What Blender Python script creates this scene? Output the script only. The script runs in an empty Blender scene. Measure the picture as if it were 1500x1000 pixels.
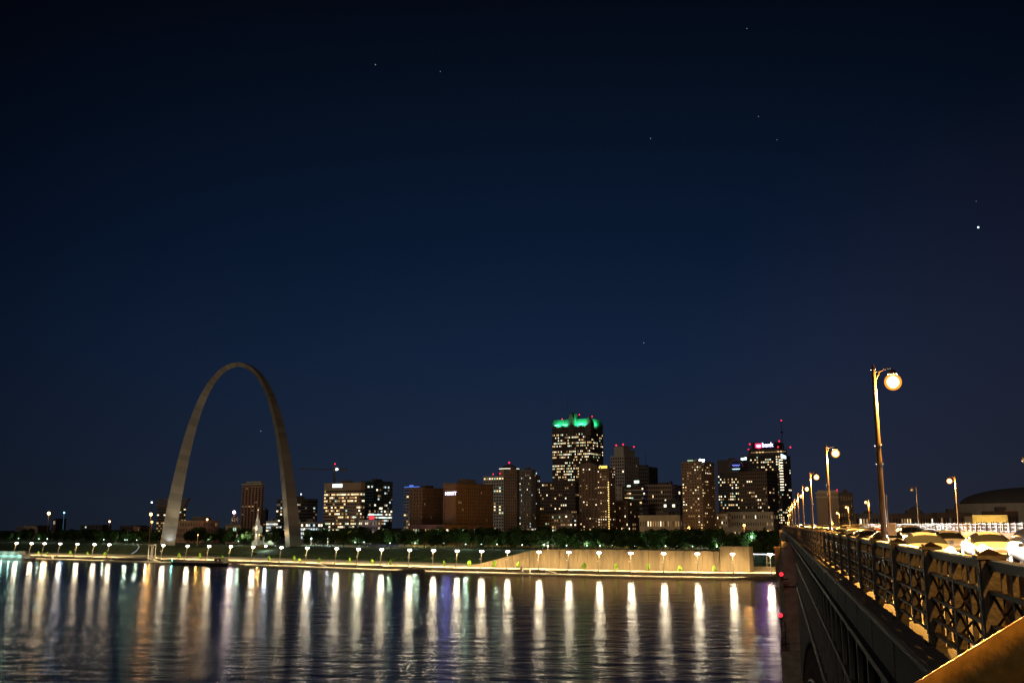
import bpy, math, random
from mathutils import Vector, Matrix
R = math.radians
rnd = random.Random(7)
S = bpy.context.scene
COL = S.collection

# ------------------------------------------------------------------ camera
CAMZ, F = 34.0, 1480.0
TH = math.atan(268 / F); CT, ST = math.cos(TH), math.sin(TH)
cd = bpy.data.cameras.new('camera'); cam = bpy.data.objects.new('camera', cd); COL.objects.link(cam)
cam.location = (0, 0, CAMZ); cam.rotation_euler = (math.pi / 2 + TH, 0, 0)
cd.sensor_width = 36; cd.lens = 36 * F / 1500; cd.clip_start = 0.05; cd.clip_end = 20000
S.camera = cam
# ------------------------------------------------------------------ world: clear night sky with a faint city glow
W = bpy.data.worlds.new("World"); S.world = W; W.use_nodes = True
nt = W.node_tree; N = nt.nodes; L = nt.links
bg = N['Background']; bg.inputs['Strength'].default_value = 1.0
tc = N.new('ShaderNodeTexCoord'); sp = N.new('ShaderNodeSeparateXYZ'); L.new(tc.outputs['Generated'], sp.inputs[0])
ramp = N.new('ShaderNodeValToRGB'); L.new(sp.outputs['Z'], ramp.inputs[0])
cr = ramp.color_ramp
while len(cr.elements) > 1: cr.elements.remove(cr.elements[-1])
stops = [(0.0, (.0130, .0190, .0340)), (.06, (.0100, .0178, .0385)), (.16, (.0060, .0145, .0390)), (.26, (.0032, .0096, .0290)),
         (.38, (.0022, .0062, .0175)), (.50, (.0015, .0031, .0078)), (.8, (.001, .0016, .003))]
cr.elements[0].position = 0; cr.elements[0].color = (*stops[0][1], 1)
for p, c in stops[1:]:
    e = cr.elements.new(p); e.color = (*c, 1)
dirn = N.new('ShaderNodeVectorMath'); dirn.operation = 'DOT_PRODUCT'; L.new(tc.outputs['Generated'], dirn.inputs[0])
gd = Vector((.06, 1, .12)).normalized(); dirn.inputs[1].default_value = gd
mr = N.new('ShaderNodeMapRange'); mr.inputs['From Min'].default_value = .80; mr.inputs['From Max'].default_value = 1.0
mr.inputs['To Min'].default_value = .32; mr.inputs['To Max'].default_value = 1.12; L.new(dirn.outputs['Value'], mr.inputs['Value'])
mul = N.new('ShaderNodeVectorMath'); mul.operation = 'SCALE'; L.new(ramp.outputs[0], mul.inputs[0]); L.new(mr.outputs[0], mul.inputs['Scale'])
d2 = N.new('ShaderNodeVectorMath'); d2.operation = 'DOT_PRODUCT'; L.new(tc.outputs['Generated'], d2.inputs[0]); d2.inputs[1].default_value = Vector((.55, 1, .05)).normalized()
m2 = N.new('ShaderNodeMapRange'); m2.inputs['From Min'].default_value = .93; m2.inputs['From Max'].default_value = 1.0; m2.inputs['To Min'].default_value = 0; m2.inputs['To Max'].default_value = 1; m2.interpolation_type = 'SMOOTHSTEP'
L.new(d2.outputs['Value'], m2.inputs['Value']); g2 = N.new('ShaderNodeVectorMath'); g2.operation = 'SCALE'; g2.inputs[0].default_value = (.0050, .0024, .0016); L.new(m2.outputs[0], g2.inputs['Scale'])
ad2 = N.new('ShaderNodeVectorMath'); ad2.operation = 'ADD'; L.new(mul.outputs[0], ad2.inputs[0]); L.new(g2.outputs[0], ad2.inputs[1]); L.new(ad2.outputs[0], bg.inputs['Color'])
# ------------------------------------------------------------------ one weak warm sun lamp (added from behind the camera to lift the facades)
sd = bpy.data.lights.new('sun', 'SUN'); sd.energy = .13; sd.angle = R(12); sd.color = (1, .72, .48)
so = bpy.data.objects.new('sun', sd); COL.objects.link(so); sd.color = (1, .84, .68); sd.energy = .27; so.rotation_euler = (R(66), 0, R(-22))
# ------------------------------------------------------------------ render settings
S.view_settings.view_transform = 'Standard'; S.view_settings.look = 'None'; S.view_settings.exposure = 0; S.view_settings.gamma = 1
S.render.engine = 'CYCLES'
cy = S.cycles; cy.use_denoising = True; cy.sample_clamp_indirect = 3; cy.sample_clamp_direct = 0; cy.max_bounces = 4
cy.diffuse_bounces = 2; cy.glossy_bounces = 2; cy.transmission_bounces = 2; cy.caustics_reflective = False; cy.caustics_refractive = False
cy.use_light_tree = True

# ------------------------------------------------------------------ helpers
def ray(px, py):
    a = (px - 750) / F; b = (500 - py) / F
    return Vector((a, CT - b * ST, ST + b * CT))
def atz(px, py, z):
    r = ray(px, py); return r * ((z - CAMZ) / r.z) + Vector((0, 0, CAMZ))
def aty(px, py, Y):
    r = ray(px, py); return r * (Y / r.y) + Vector((0, 0, CAMZ))
def proj(p):
    x, y, z = p[0], p[1], p[2] - CAMZ
    zc = y * CT + z * ST
    return 750 + F * x / zc, 500 - F * (-y * ST + z * CT) / zc

MATS = {}
def mat(name, col, rough=.7, var=.25, scale=3.0, metal=0.0, bump=0.0, emit=None, es=1.0, spec=.5, stretch=(1, 1, 1), col2=None):
    if name in MATS: return MATS[name]
    m = bpy.data.materials.new(name); m.use_nodes = True; t = m.node_tree; n = t.nodes; l = t.links
    b = n['Principled BSDF']; b.inputs['Roughness'].default_value = rough; b.inputs['Metallic'].default_value = metal
    b.inputs['Specular IOR Level'].default_value = spec
    if emit is not None:
        b.inputs['Base Color'].default_value = (*col, 1)
        b.inputs['Emission Color'].default_value = (*emit, 1); b.inputs['Emission Strength'].default_value = es
        m.cycles.emission_sampling = 'NONE'
    else:
        c = n.new('ShaderNodeTexCoord'); mp = n.new('ShaderNodeMapping'); mp.inputs['Scale'].default_value = stretch
        l.new(c.outputs['Object'], mp.inputs[0])
        nz = n.new('ShaderNodeTexNoise'); nz.inputs['Scale'].default_value = scale; nz.inputs['Detail'].default_value = 6; nz.inputs['Roughness'].default_value = .65
        l.new(mp.outputs[0], nz.inputs['Vector'])
        r = n.new('ShaderNodeValToRGB'); r.color_ramp.elements[0].position = .3; r.color_ramp.elements[1].position = .7
        c2 = col2 or tuple(min(1, v * (1 + var)) for v in col)
        r.color_ramp.elements[0].color = (*[v * (1 - var) for v in col], 1); r.color_ramp.elements[1].color = (*c2, 1)
        l.new(nz.outputs[0], r.inputs[0]); l.new(r.outputs[0], b.inputs['Base Color'])
        if bump:
            bp = n.new('ShaderNodeBump'); bp.inputs['Strength'].default_value = bump; bp.inputs['Distance'].default_value = .05
            l.new(nz.outputs[0], bp.inputs['Height']); l.new(bp.outputs[0], b.inputs['Normal'])
    MATS[name] = m; return m
def glow(name, c, s): return mat(name, (.02, .02, .02), emit=c, es=s)

class MB:
    def __init__(s): s.v = []; s.f = []; s.mi = []
    def add(s, vs, fs, mi=0):
        o = len(s.v); s.v += [tuple(v) for v in vs]; s.f += [tuple(i + o for i in f) for f in fs]; s.mi += [mi] * len(fs)
    def box(s, x0, x1, y0, y1, z0, z1, mi=0, M=None):
        vs = [Vector(p) for p in ((x0, y0, z0), (x1, y0, z0), (x1, y1, z0), (x0, y1, z0), (x0, y0, z1), (x1, y0, z1), (x1, y1, z1), (x0, y1, z1))]
        if M: vs = [M @ v for v in vs]
        s.add(vs, [(0, 3, 2, 1), (4, 5, 6, 7), (0, 1, 5, 4), (1, 2, 6, 5), (2, 3, 7, 6), (3, 0, 4, 7)], mi)
    def tube(s, pts, rs, n=10, mi=0, cap=True):
        pts = [Vector(p) for p in pts]
        if not hasattr(rs, '__len__'): rs = [rs] * len(pts)
        base = len(s.v); vs = []; fs = []
        for i, p in enumerate(pts):
            d = (pts[min(i + 1, len(pts) - 1)] - pts[max(i - 1, 0)]).normalized()
            a = Vector((0, 0, 1)) if abs(d.z) < .9 else Vector((1, 0, 0))
            u = d.cross(a).normalized(); w = d.cross(u)
            for k in range(n):
                t = 2 * math.pi * k / n; vs.append(p + (u * math.cos(t) + w * math.sin(t)) * rs[i])
        for i in range(len(pts) - 1):
            for k in range(n):
                a0 = i * n + k; a1 = i * n + (k + 1) % n; fs.append((a0, a1, a1 + n, a0 + n))
        if cap: fs.append(tuple(range(n))[::-1]); fs.append(tuple(range((len(pts) - 1) * n, len(pts) * n)))
        s.add(vs, fs, mi)
    def lathe(s, prof, c=(0, 0, 0), n=14, mi=0):
        vs = []; fs = []
        for r, z in prof:
            for k in range(n):
                t = 2 * math.pi * k / n; vs.append((c[0] + r * math.cos(t), c[1] + r * math.sin(t), c[2] + z))
        for i in range(len(prof) - 1):
            for k in range(n):
                a0 = i * n + k; a1 = i * n + (k + 1) % n; fs.append((a0, a1, a1 + n, a0 + n))
        fs.append(tuple(range(n))[::-1]); fs.append(tuple(range((len(prof) - 1) * n, len(prof) * n)))
        s.add(vs, fs, mi)
    def sph(s, c, r, n=12, m=7, mi=0, sz=1.0):
        s.lathe([(max(.001, r * math.sin(math.pi * i / m)), -r * sz * math.cos(math.pi * i / m)) for i in range(m + 1)], c, n, mi)
    def prism(s, poly, y0, y1, mi=0):      # polygon in xz, extruded along y
        n = len(poly)
        vs = [(x, y0, z) for x, z in poly] + [(x, y1, z) for x, z in poly]
        fs = [tuple(range(n)), tuple(range(n, 2 * n))[::-1]] + [(i, i + n, (i + 1) % n + n, (i + 1) % n) for i in range(n)]
        s.add(vs, fs, mi)
    def mesh(s, name, mats, smooth=False):
        me = bpy.data.meshes.new(name); me.from_pydata(s.v, [], s.f)
        if not isinstance(mats, (list, tuple)): mats = [mats]
        for m in mats: me.materials.append(m)
        me.polygons.foreach_set('material_index', s.mi)
        if smooth: me.polygons.foreach_set('use_smooth', [True] * len(s.f))
        me.update(); return me
    def build(s, name, mats, parent=None, smooth=False):
        return put(name, s.mesh(name, mats, smooth), parent)
def put(name, data, parent=None, loc=None, scale=None, rot=None):
    o = bpy.data.objects.new(name, data); COL.objects.link(o)
    if parent: o.parent = parent
    if loc is not None: o.location = loc
    if scale is not None: o.scale = scale
    if rot is not None: o.rotation_euler = rot
    return o
def tag(o, label=None, cat=None, group=None, kind=None):
    if label: o['label'] = label
    if cat: o['category'] = cat
    if group: o['group'] = group
    if kind: o['kind'] = kind
    return o
def thing(name, label, cat, loc=(0, 0, 0), rz=0, group=None):
    return tag(put(name, None, None, loc, None, (0, 0, rz)), label, cat, group)
def copytree(o, parent=None):
    c = o.copy(); COL.objects.link(c)
    if parent: c.parent = parent
    for ch in list(o.children):
        if ch.type != 'LIGHT': copytree(ch, c)
    return c
def plight(parent, loc, col, power, r=.3, name='light'):
    d = bpy.data.lights.new(name, 'POINT'); d.energy = power; d.color = col; d.shadow_soft_size = r
    return put(name, d, parent, loc)

# ================================================================== SETTING: water, shore, ground
NV = Vector((.5, .866))      # inland
WL = [(-2600, 2320), (-1500, 1650), (-900, 1284), (-522, 1054), (-312, 926), (-196, 850), (-120, 790), (-53, 741), (32, 701), (95, 668), (168, 652), (420, 600), (1500, 200)]
def wl(u):
    i = min(int(u), len(WL) - 2); f = u - i
    a = Vector(WL[i]); b = Vector(WL[i + 1]); return a.lerp(b, f)
# smooth (Catmull-like by averaging)
pts = [wl(i / 10) for i in range((len(WL) - 1) * 10 + 1)]
for _ in range(12): pts = [pts[0]] + [(pts[i - 1] + pts[i] * 2 + pts[i + 1]) / 4 for i in range(1, len(pts) - 1)] + [pts[-1]]
SHORE = pts
def shore(px, t, z=0, dx=0):
    """point on the line t metres inland of the waterline that projects to px"""
    best = None
    for i in range(len(SHORE) - 1):
        a = SHORE[i] + NV * t; b = SHORE[i + 1] + NV * t
        if a.y < 10 or b.y < 10: continue
        pa = proj((a.x, a.y, z))[0]; pb = proj((b.x, b.y, z))[0]
        if min(pa, pb) <= px <= max(pa, pb) and pa != pb:
            return a.lerp(b, (px - pa) / (pb - pa))
    raise ValueError(px)

mb = MB()
mb.add([(-6000, -900, 0), (6000, -900, 0), (6000, 4000, 0), (-6000, 4000, 0)], [(0, 1, 2, 3)])
wm = bpy.data.materials.new('river water'); wm.use_nodes = True; t_ = wm.node_tree; n_ = t_.nodes; l_ = t_.links
b_ = n_['Principled BSDF']; b_.inputs['Base Color'].default_value = (.012, .010, .012, 1); b_.inputs['Roughness'].default_value = .21; b_.inputs['IOR'].default_value = 1.33
b_.inputs['Specular IOR Level'].default_value = .5
c_ = n_.new('ShaderNodeTexCoord')
def wn(scale, sx, sy, rot, det):
    mp = n_.new('ShaderNodeMapping'); mp.inputs['Scale'].default_value = (sx, sy, 1); mp.inputs['Rotation'].default_value = (0, 0, rot); l_.new(c_.outputs['Object'], mp.inputs[0])
    z = n_.new('ShaderNodeTexNoise'); z.inputs['Scale'].default_value = scale; z.inputs['Detail'].default_value = det; z.inputs['Roughness'].default_value = .6; l_.new(mp.outputs[0], z.inputs['Vector']); return z
za = wn(1, .06, .11, R(8), 4); zb = wn(1, .2, .7, R(-6), 3); zc_ = wn(1, .004, .020, R(10), 3)
ba = n_.new('ShaderNodeBump'); ba.inputs['Strength'].default_value = 1; ba.inputs['Distance'].default_value = .5; l_.new(za.outputs[0], ba.inputs['Height'])
bb = n_.new('ShaderNodeBump'); bb.inputs['Strength'].default_value = .5; bb.inputs['Distance'].default_value = .055; l_.new(zb.outputs[0], bb.inputs['Height']); l_.new(ba.outputs[0], bb.inputs['Normal'])
l_.new(bb.outputs[0], b_.inputs['Normal'])
rr = n_.new('ShaderNodeMapRange'); rr.inputs['From Min'].default_value = .35; rr.inputs['From Max'].default_value = .65; rr.inputs['To Min'].default_value = .165; rr.inputs['To Max'].default_value = .215
l_.new(zc_.outputs[0], rr.inputs['Value'])
dp = n_.new('ShaderNodeVectorMath'); dp.operation = 'DOT_PRODUCT'; l_.new(c_.outputs['Object'], dp.inputs[0]); dp.inputs[1].default_value = (.5, .866, 0)
ad = n_.new('ShaderNodeMath'); ad.operation = 'MULTIPLY_ADD'; l_.new(zc_.outputs[0], ad.inputs[0]); ad.inputs[1].default_value = 120; l_.new(dp.outputs['Value'], ad.inputs[2])
r2 = n_.new('ShaderNodeMapRange'); r2.inputs['From Min'].default_value = 470; r2.inputs['From Max'].default_value = 520; r2.inputs['To Min'].default_value = .045; r2.inputs['To Max'].default_value = -.02
l_.new(ad.outputs[0], r2.inputs['Value'])
sm_ = n_.new('ShaderNodeMath'); sm_.operation = 'ADD'; l_.new(rr.outputs[0], sm_.inputs[0]); l_.new(r2.outputs[0], sm_.inputs[1]); 
n_.remove(b_)
gls = n_.new('ShaderNodeBsdfGlossy'); gls.distribution = 'BECKMANN'; gls.inputs['Color'].default_value = (.95, .93, .95, 1); l_.new(sm_.outputs[0], gls.inputs['Roughness']); l_.new(bb.outputs[0], gls.inputs['Normal'])
dif = n_.new('ShaderNodeBsdfDiffuse'); dif.inputs['Color'].default_value = (.010, .009, .012, 1)
frs = n_.new('ShaderNodeFresnel'); frs.inputs['IOR'].default_value = 1.33; l_.new(bb.outputs[0], frs.inputs['Normal'])
mxw = n_.new('ShaderNodeMixShader'); l_.new(frs.outputs[0], mxw.inputs[0]); l_.new(dif.outputs[0], mxw.inputs[1]); l_.new(gls.outputs[0], mxw.inputs[2]); l_.new(mxw.outputs[0], n_['Material Output'].inputs[0])
tag(mb.build('water', wm), kind='structure')

m_conc = mat('pale promenade concrete', (.44, .38, .27), .8, .18, .35, col2=(.60, .50, .32))
m_wharf = mat('cobbled wharf', (.50, .42, .28), .8, .3, .8)
m_wall = mat('river wall concrete', (.10, .085, .07), .85, .35, .5, stretch=(1, 1, .3))
m_grass = mat('park lawn', (.030, .065, .020), .95, .5, .12, col2=(.06, .13, .03))
m_dirt = mat('city ground', (.03, .028, .025), .95, .3, .05)
m_path = mat('park path', (.20, .19, .15), .9, .2, .2)
def strip(name, rows, m, i0=0, i1=None, kind='structure', smooth=False):
    mb = MB(); P = SHORE[i0:i1]; n = len(rows)
    vs = [(p.x + NV.x * t, p.y + NV.y * t, z) for p in P for t, z in rows]
    fs = [(i * n + j, i * n + n + j, i * n + n + j + 1, i * n + j + 1) for i in range(len(P) - 1) for j in range(n - 1)]
    mb.add(vs, fs); return tag(mb.build(name, m), kind=kind)
strip('wharf', [(0, -2), (0, .7), (9.5, 1.0), (9.6, .9)], m_wharf)
rw = strip('embankment_wall', [(9.6, .5), (9.6, 3.25), (10.2, 3.25), (10.2, 3.1)], m_wall)
strip('promenade', [(10.2, 3.15), (40, 3.4), (72, 3.8)], m_conc)
strip('lawn', [(72, 3.8), (84, 5), (104, 8.2), (122, 11), (135, 12.3), (150, 12.5), (420, 12.6)], m_grass)
strip('ground', [(420, 12.6), (900, 13), (2600, 14), (9000, 16)], m_dirt)
strip('path', [(136, 12.42), (140, 12.62), (143, 12.62), (143.2, 12.4)], m_path)

# ================================================================== GATEWAY ARCH
AX, AY, AYAW = -295, 1070, R(32)
arch = thing('arch', 'giant stainless steel catenary arch standing in the riverside park', 'arch', (AX, AY, 12.5), -AYAW)
def archmesh():
    vs = []; fs = []; K = 96; ft = .3048
    C1 = .0100333; A_ = 68.7672
    for i in range(K + 1):
        s_ = -1 + 2 * i / K
        # finer near the crown
        x = 299.2239 * math.copysign(abs(s_) ** .8, s_)
        y = 693.8597 - A_ * math.cosh(C1 * x)
        area = 125.1406 + (1262.6651 - 125.1406) * (625.0925 - y) / 625.0925
        side = math.sqrt(4 * max(area, 100) / math.sqrt(3)) * ft
        slope = -A_ * C1 * math.sinh(C1 * x)
        tg = Vector((1, 0, slope)).normalized(); nr = Vector((-tg.z, 0, tg.x))   # outward
        c = Vector((x * ft, 0, y * ft)); h = side * math.sqrt(3) / 2
        for a, b in ((h / 3, -side / 2), (h / 3, side / 2), (-2 * h / 3, 0)):
            vs.append(c + nr * a + Vector((0, b, 0)))
    for i in range(K):
        for k in range(3):
            a = i * 3 + k; b = i * 3 + (k + 1) % 3; fs.append((a, b, b + 3, a + 3))
    fs.append((2, 1, 0)); fs.append((3 * K, 3 * K + 1, 3 * K + 2)); return vs, fs
mb = MB(); mb.add(*archmesh()); ra = random.Random(3); mb.mi = [ra.choice((0, 0, 1, 1, 2)) for _ in mb.f]
m_steel = mat('brushed stainless steel', (.26, .235, .195), .38, .15, .6, metal=.5, bump=.05, stretch=(1, 1, 6), col2=(.33, .30, .25))
m_st2 = mat('brighter brushed steel panel', (.31, .28, .23), .36, .15, .6, metal=.5, bump=.05, stretch=(1, 1, 6), col2=(.38, .34, .28))
m_st3 = mat('darker brushed steel panel', (.21, .19, .16), .42, .15, .6, metal=.5, bump=.05, stretch=(1, 1, 6), col2=(.28, .25, .21))
mb.build('shell', [m_steel, m_st2, m_st3], arch)
def spot(loc, target, col, power, ang, parent=None, blend=.6, r=.3, name='light'):
    d = bpy.data.lights.new(name, 'SPOT'); d.energy = power; d.color = col; d.spot_size = ang; d.spot_blend = blend; d.shadow_soft_size = r
    o = put(name, d, parent, loc); dv = Vector(target) - Vector(loc); o.rotation_euler = dv.to_track_quat('-Z', 'Y').to_euler(); return o
# floodlights at the feet
m_dark = mat('dark painted metal', (.03, .028, .026), .5, .2, 5)
for k, (sx, lab) in enumerate(((-1, 'ground floodlight at the foot of the left arch leg'), (1, 'ground floodlight at the foot of the right arch leg'))):
    bx = Matrix.Rotation(-AYAW, 4, 'Z') @ Vector((sx * 84, -16, 0)); p = Vector((AX, AY, 12.5)) + bx
    fl = thing('floodlight', lab, 'floodlight', p, 0, 'floodlights at the arch feet')
    m = MB(); m.lathe([(.5, 0), (.55, .5), (.7, .9), (.7, 1.0)]); m.build('housing', m_dark, fl)
    m = MB(); m.lathe([(.6, 1.01), (.6, 1.06)]); m.build('lens', glow('flood lens', (.75, .85, 1), 6), fl)
    b2 = Matrix.Rotation(-AYAW, 4, 'Z') @ Vector((sx * 87, 0, 16)); p2 = Vector((AX, AY, 12.5)) + b2
    spot((0, 0, 1.4), p2 - p, (.72, .85, 1), 9000, R(75), fl, 1.0)
    spot((0, 0, 1.4), Vector((AX, AY, 12.5)) + (Matrix.Rotation(-AYAW, 4, 'Z') @ Vector((sx * 60, 0, 120))) - p, (1, .85, .6), 120000, R(45), fl)

# ================================================================== BUILDINGS
UNIT = {}
def ubox(m):
    if m.name not in UNIT:
        b = MB(); b.box(-.5, .5, -.5, .5, -.5, .5); UNIT[m.name] = b.mesh('window', m)
    return UNIT[m.name]
LIT = {'warm': glow('warm window light', (1, .68, .30), 1.5), 'white': glow('white window light', (1, .88, .62), 1.9), 'dim': glow('dim window light', (1, .58, .24), .42),
       'cool': glow('cool window light', (.75, .95, 1), .9), 'green': glow('greenish window light', (.6, 1, .72), .9), 'blue': glow('blue window light', (.3, .5, 1), .6),
       'faint': glow('faint window light', (1, .72, .45), .12)}
PAL = {'office': ['warm', 'white', 'warm', 'cool', 'dim', 'green', 'faint'], 'flat': ['white', 'warm', 'dim', 'dim', 'faint'], 'cool': ['cool', 'white', 'dim', 'faint', 'faint'],
       'bright': ['white', 'warm', 'white', 'warm', 'dim', 'warm', 'green', 'dim'], 'hot': ['dim', 'faint', 'faint'], 'ice': ['cool', 'cool', 'white']}
m_glass = mat('dark window glass', (.012, .014, .018), .25, .3, .5, spec=.6)
def walls(name, col, var=.18, sc=.12): return mat(name, col, .85, var, sc, stretch=(1, 1, .4))
WC = {k: walls(k + ' facade', c) for k, c in dict(brown=(.125, .085, .064), dark=(.095, .082, .075), slate=(.085, .09, .10), tan=(.34, .25, .165), cream=(.46, .41, .31),
      terra=(.34, .19, .125), grey=(.16, .15, .145), orange=(.17, .095, .048), glass=(.045, .10, .115), white=(.62, .58, .50), umber=(.115, .085, .066), stone=(.46, .41, .34), blue=(.22, .26, .36)).items()}
m_red = glow('red beacon light', (1, .015, .05), 3.5)
PHI = R(30)
class Bld: pass
def face_feats(mb, wins, W, H, nb, nf, style, wf, z0, top, fr):
    """fr: function (u along face, n outward, z)->(x,y,z) local; windows appended as (center,size-kind)"""
    fh = (H - z0 - top) / nf; bw = W / nb
    def bx(u0, u1, n0, n1, z0_, z1_):
        a = fr(u0, n0, z0_); b = fr(u1, n1, z1_)
        mb.box(min(a[0], b[0]), max(a[0], b[0]), min(a[1], b[1]), max(a[1], b[1]), min(a[2], b[2]), max(a[2], b[2]))
    if style in ('grid', 'fins'):
        for i in range(nb + 1):
            c = i * bw; h = bw * (1 - wf[0]) / 2
            bx(max(0, c - h), min(W, c + h), 0, .42, 0.02, H - top * .25)
    if style in ('grid', 'bands'):
        for j in range(nf + 1):
            z = z0 + j * fh; h = fh * (1 - wf[1]) / 2
            bx(.03, W - .03, 0, .36 if style == 'grid' else .5, max(z - h, .05), min(z + h, H - .05))
    if top > .3: bx(.02, W - .02, 0, .5, H - top * .9, H - .02)
    for j in range(nf):
        for i in range(nb):
            wins.append((fr((i + .5) * bw, .04, z0 + (j + .5) * fh), bw * wf[0], fh * wf[1], i, j))
def bld(name, label, xl, xc, xr, yt, Y, wm='brown', nf=20, nb=10, ns=5, style='grid', lit=.15, pal='office', wf=(.6, .5), zb=12.5, cat='building', phi=PHI,
        z0=5, top=1.5, rows=None, cap=60, seed=None, dep=22, side=True, litside=None, roof=True, group='city buildings across the river'):
    k = (xc - 750) * CT / F; C = Vector((k * Y, Y, zb))
    k1 = (xl - 750) * CT / F; w = -(k1 * Y - C.x) / (math.cos(phi) + k1 * math.sin(phi))
    if xr > xc + .5:
        k2 = (xr - 750) * CT / F; d = (k2 * Y - C.x) / (math.sin(phi) - k2 * math.cos(phi))
        if d < 0 or d > 150: d = dep
    else: d = dep
    H = aty(xc, yt, Y).z - zb
    o = thing(name, label, cat, C, -phi, group)
    B = Bld(); B.o = o; B.w = w; B.d = d; B.H = H; B.Y = Y; B.C = C; B.zb = zb
    B.px2x = lambda px: (((px - 750) * CT / F) * Y - C.x) / (math.cos(phi) + ((px - 750) * CT / F) * math.sin(phi))
    B.py2z = lambda py, xx=0: aty(xc, py, Y - xx * math.sin(phi)).z - zb
    mb = MB(); wins = []
    mb.box(-w, 0, 0, d, 0, H)
    rr_ = random.Random(seed if seed is not None else hash(label) % 1 + len(label) * 31 + int(xl))
    nside = 0
    if nf:
        face_feats(mb, wins, w, H, nb, nf, style, wf, z0, top, lambda u, n, z: (-w + u, -n, z)); a = len(wins)
        if side and ns: face_feats(mb, wins, d, H, ns, nf, style, wf, z0, top, lambda u, n, z: (n, u, z))
        nfront = a
    mb.build('wall', WC[wm] if isinstance(wm, str) else wm, o)
    if roof:
        mb = MB(); mb.box(-w + .6, -.6, .6, d - .6, H, H + .25); mb.box(-w * .62, -w * .3, d * .3, d * .65, H + .2, H + 3.2)
        rf = mb.build('roof', WC['dark'], o)
    if nf:
        rowp = [rr_.uniform(.2, 1.8) for _ in range(nf)]
        if rows:
            for j, v in rows.items(): rowp[j if j >= 0 else nf + j] = v
        prev = False; litl = []; dark = []
        for idx, (c, ww, wh, i, j) in enumerate(wins):
            front = idx < nfront
            p = 1.3 * (lit if front else (litside if litside is not None else lit * .7)) * rowp[j]
            if prev and rr_.random() < .45: p = max(p, .6)
            on = rr_.random() < p; prev = on
            (litl if on else dark).append((c, ww, wh, front, rr_.choice(PAL[pal])))
        single = litl + dark if len(wins) <= cap else litl[:cap] if len(litl) < cap else rr_.sample(litl, cap)
        ids = set(id(x) for x in single); litids = set(id(x) for x in litl)
        rest = [x for x in litl + dark if id(x) not in ids]
        for x in single:
            c, ww, wh, front, pk = x
            m = LIT[pk] if id(x) in litids else m_glass
            put('window', ubox(m), o, c, (ww * .96, .16, wh * .94) if front else (.16, ww * .96, wh * .94))
        if rest:
            names = list(LIT); mb = MB()
            for x in rest:
                c, ww, wh, front, pk = x
                a, b = ((ww * .48, .08) if front else (.08, ww * .48))
                mb.box(c[0] - a, c[0] + a, c[1] - b, c[1] + b, c[2] - wh * .47, c[2] + wh * .47, (1 + names.index(pk)) if id(x) in litids else 0)
            tag(mb.build('window', [m_glass] + [LIT[q] for q in names], o), kind='stuff')
    return B
def part(B, name, m, fn, smooth=False):
    mb = MB(); fn(mb); return mb.build(name, m, B.o, smooth)
def beacon(B, x, y, z, m=None, r=.9, name='beacon'):
    return part(B, name, m or m_red, lambda b: (b.tube([(x, y, z - 1.5), (x, y, z)], .15), b.sph((x, y, z), r * .8)))
def text(B, body, x, y, z, size, m, name='lettering', parent=None, rot=(R(90), 0, 0), bold=.03, align='CENTER'):
    cu = bpy.data.curves.new(name, 'FONT'); cu.body = body; cu.size = size; cu.extrude = .15; cu.offset = bold; cu.align_x = align; cu.align_y = 'CENTER'
    cu.materials.append(m); tmp = bpy.data.objects.new('tmp', cu); me = bpy.data.meshes.new_from_object(tmp); bpy.data.objects.remove(tmp)
    return put(name, me, parent or B.o, (x, y, z), None, rot)

# --- far left
B = bld('office_building', 'dark brown office block with overhanging stepped top floors behind the left arch leg', 229, 268, 271, 742, 1280, 'umber', 11, 12, 3, 'bands', .22, 'bright', (.8, .45))
part(B, 'overhang', WC['umber'], lambda b: [b.box(-B.w - 1 - 0 * k, 2.5 + 2.2 * k, -1.5, B.d, B.H + k * 3.6 + .3 * k, B.H + k * 3.6 + 3.2) for k in range(3)])
B = bld('low_building', 'low terracotta building with vertical orange-lit piers right of the left arch leg', 259, 296, 321, 762, 1220, 'terra', 3, 16, 12, 'fins', .05, 'hot', (.45, .6))
part(B, 'penthouse', WC['dark'], lambda b: b.box(B.px2x(275), B.px2x(294), 6, 16, B.H, B.py2z(756)))
B = bld('hotel_tower', 'tall slender tan hotel tower with vertical ribs framed by the arch', 352.5, 381, 384, 711, 1320, 'terra', 25, 6, 2, 'fins', .03, 'hot', (.55, .7), zb=12.5, top=2)
part(B, 'crown', WC['cream'], lambda b: (b.box(-B.w - .8, .8, -.8, B.d, B.H + 1.2, B.H + 3.2), b.box(B.px2x(357.5), B.px2x(379.5) - 1, 4, B.d - 3, B.H + 4, B.py2z(704.5))))
B2 = B
part(B, 'top_lounge', WC['dark'], lambda b: b.box(-B.w + 1, -1, 1, B.d - 1, B.H, B.H + 4))
B = bld('low_building', 'small grey block beside the pink lamp left of the hotel tower', 339, 347, 350, 756, 1200, 'grey', 4, 3, 2, 'bands', .1, 'hot')
B = bld('low_building', 'dark low building at the foot of the hotel tower', 331, 352, 354, 768, 1180, 'tan', 2, 8, 2, 'bands', .3, 'office')
B = bld('parking_garage', 'white-lit open parking garage left of the right arch leg', 390, 404, 407, 763, 1200, 'white', 5, 4, 2, 'bands', .9, 'ice', (.9, .45))
B = bld('office_building', 'slim dark tower far behind the church spire', 384, 389, 392, 746, 1500, 'slate', 12, 3, 2, 'bands', .02, 'hot')
B = bld('office_building', 'dark banded office block hidden behind the right arch leg', 404, 433, 464, 730, 1260, 'slate', 12, 10, 10, 'bands', .28, 'cool', (.85, .5))
B = bld('parking_garage', 'brightly lit glass podium right of the right arch leg', 434, 462, 476, 764, 1150, 'grey', 4, 8, 4, 'grid', .55, 'ice', (.8, .6))
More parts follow.
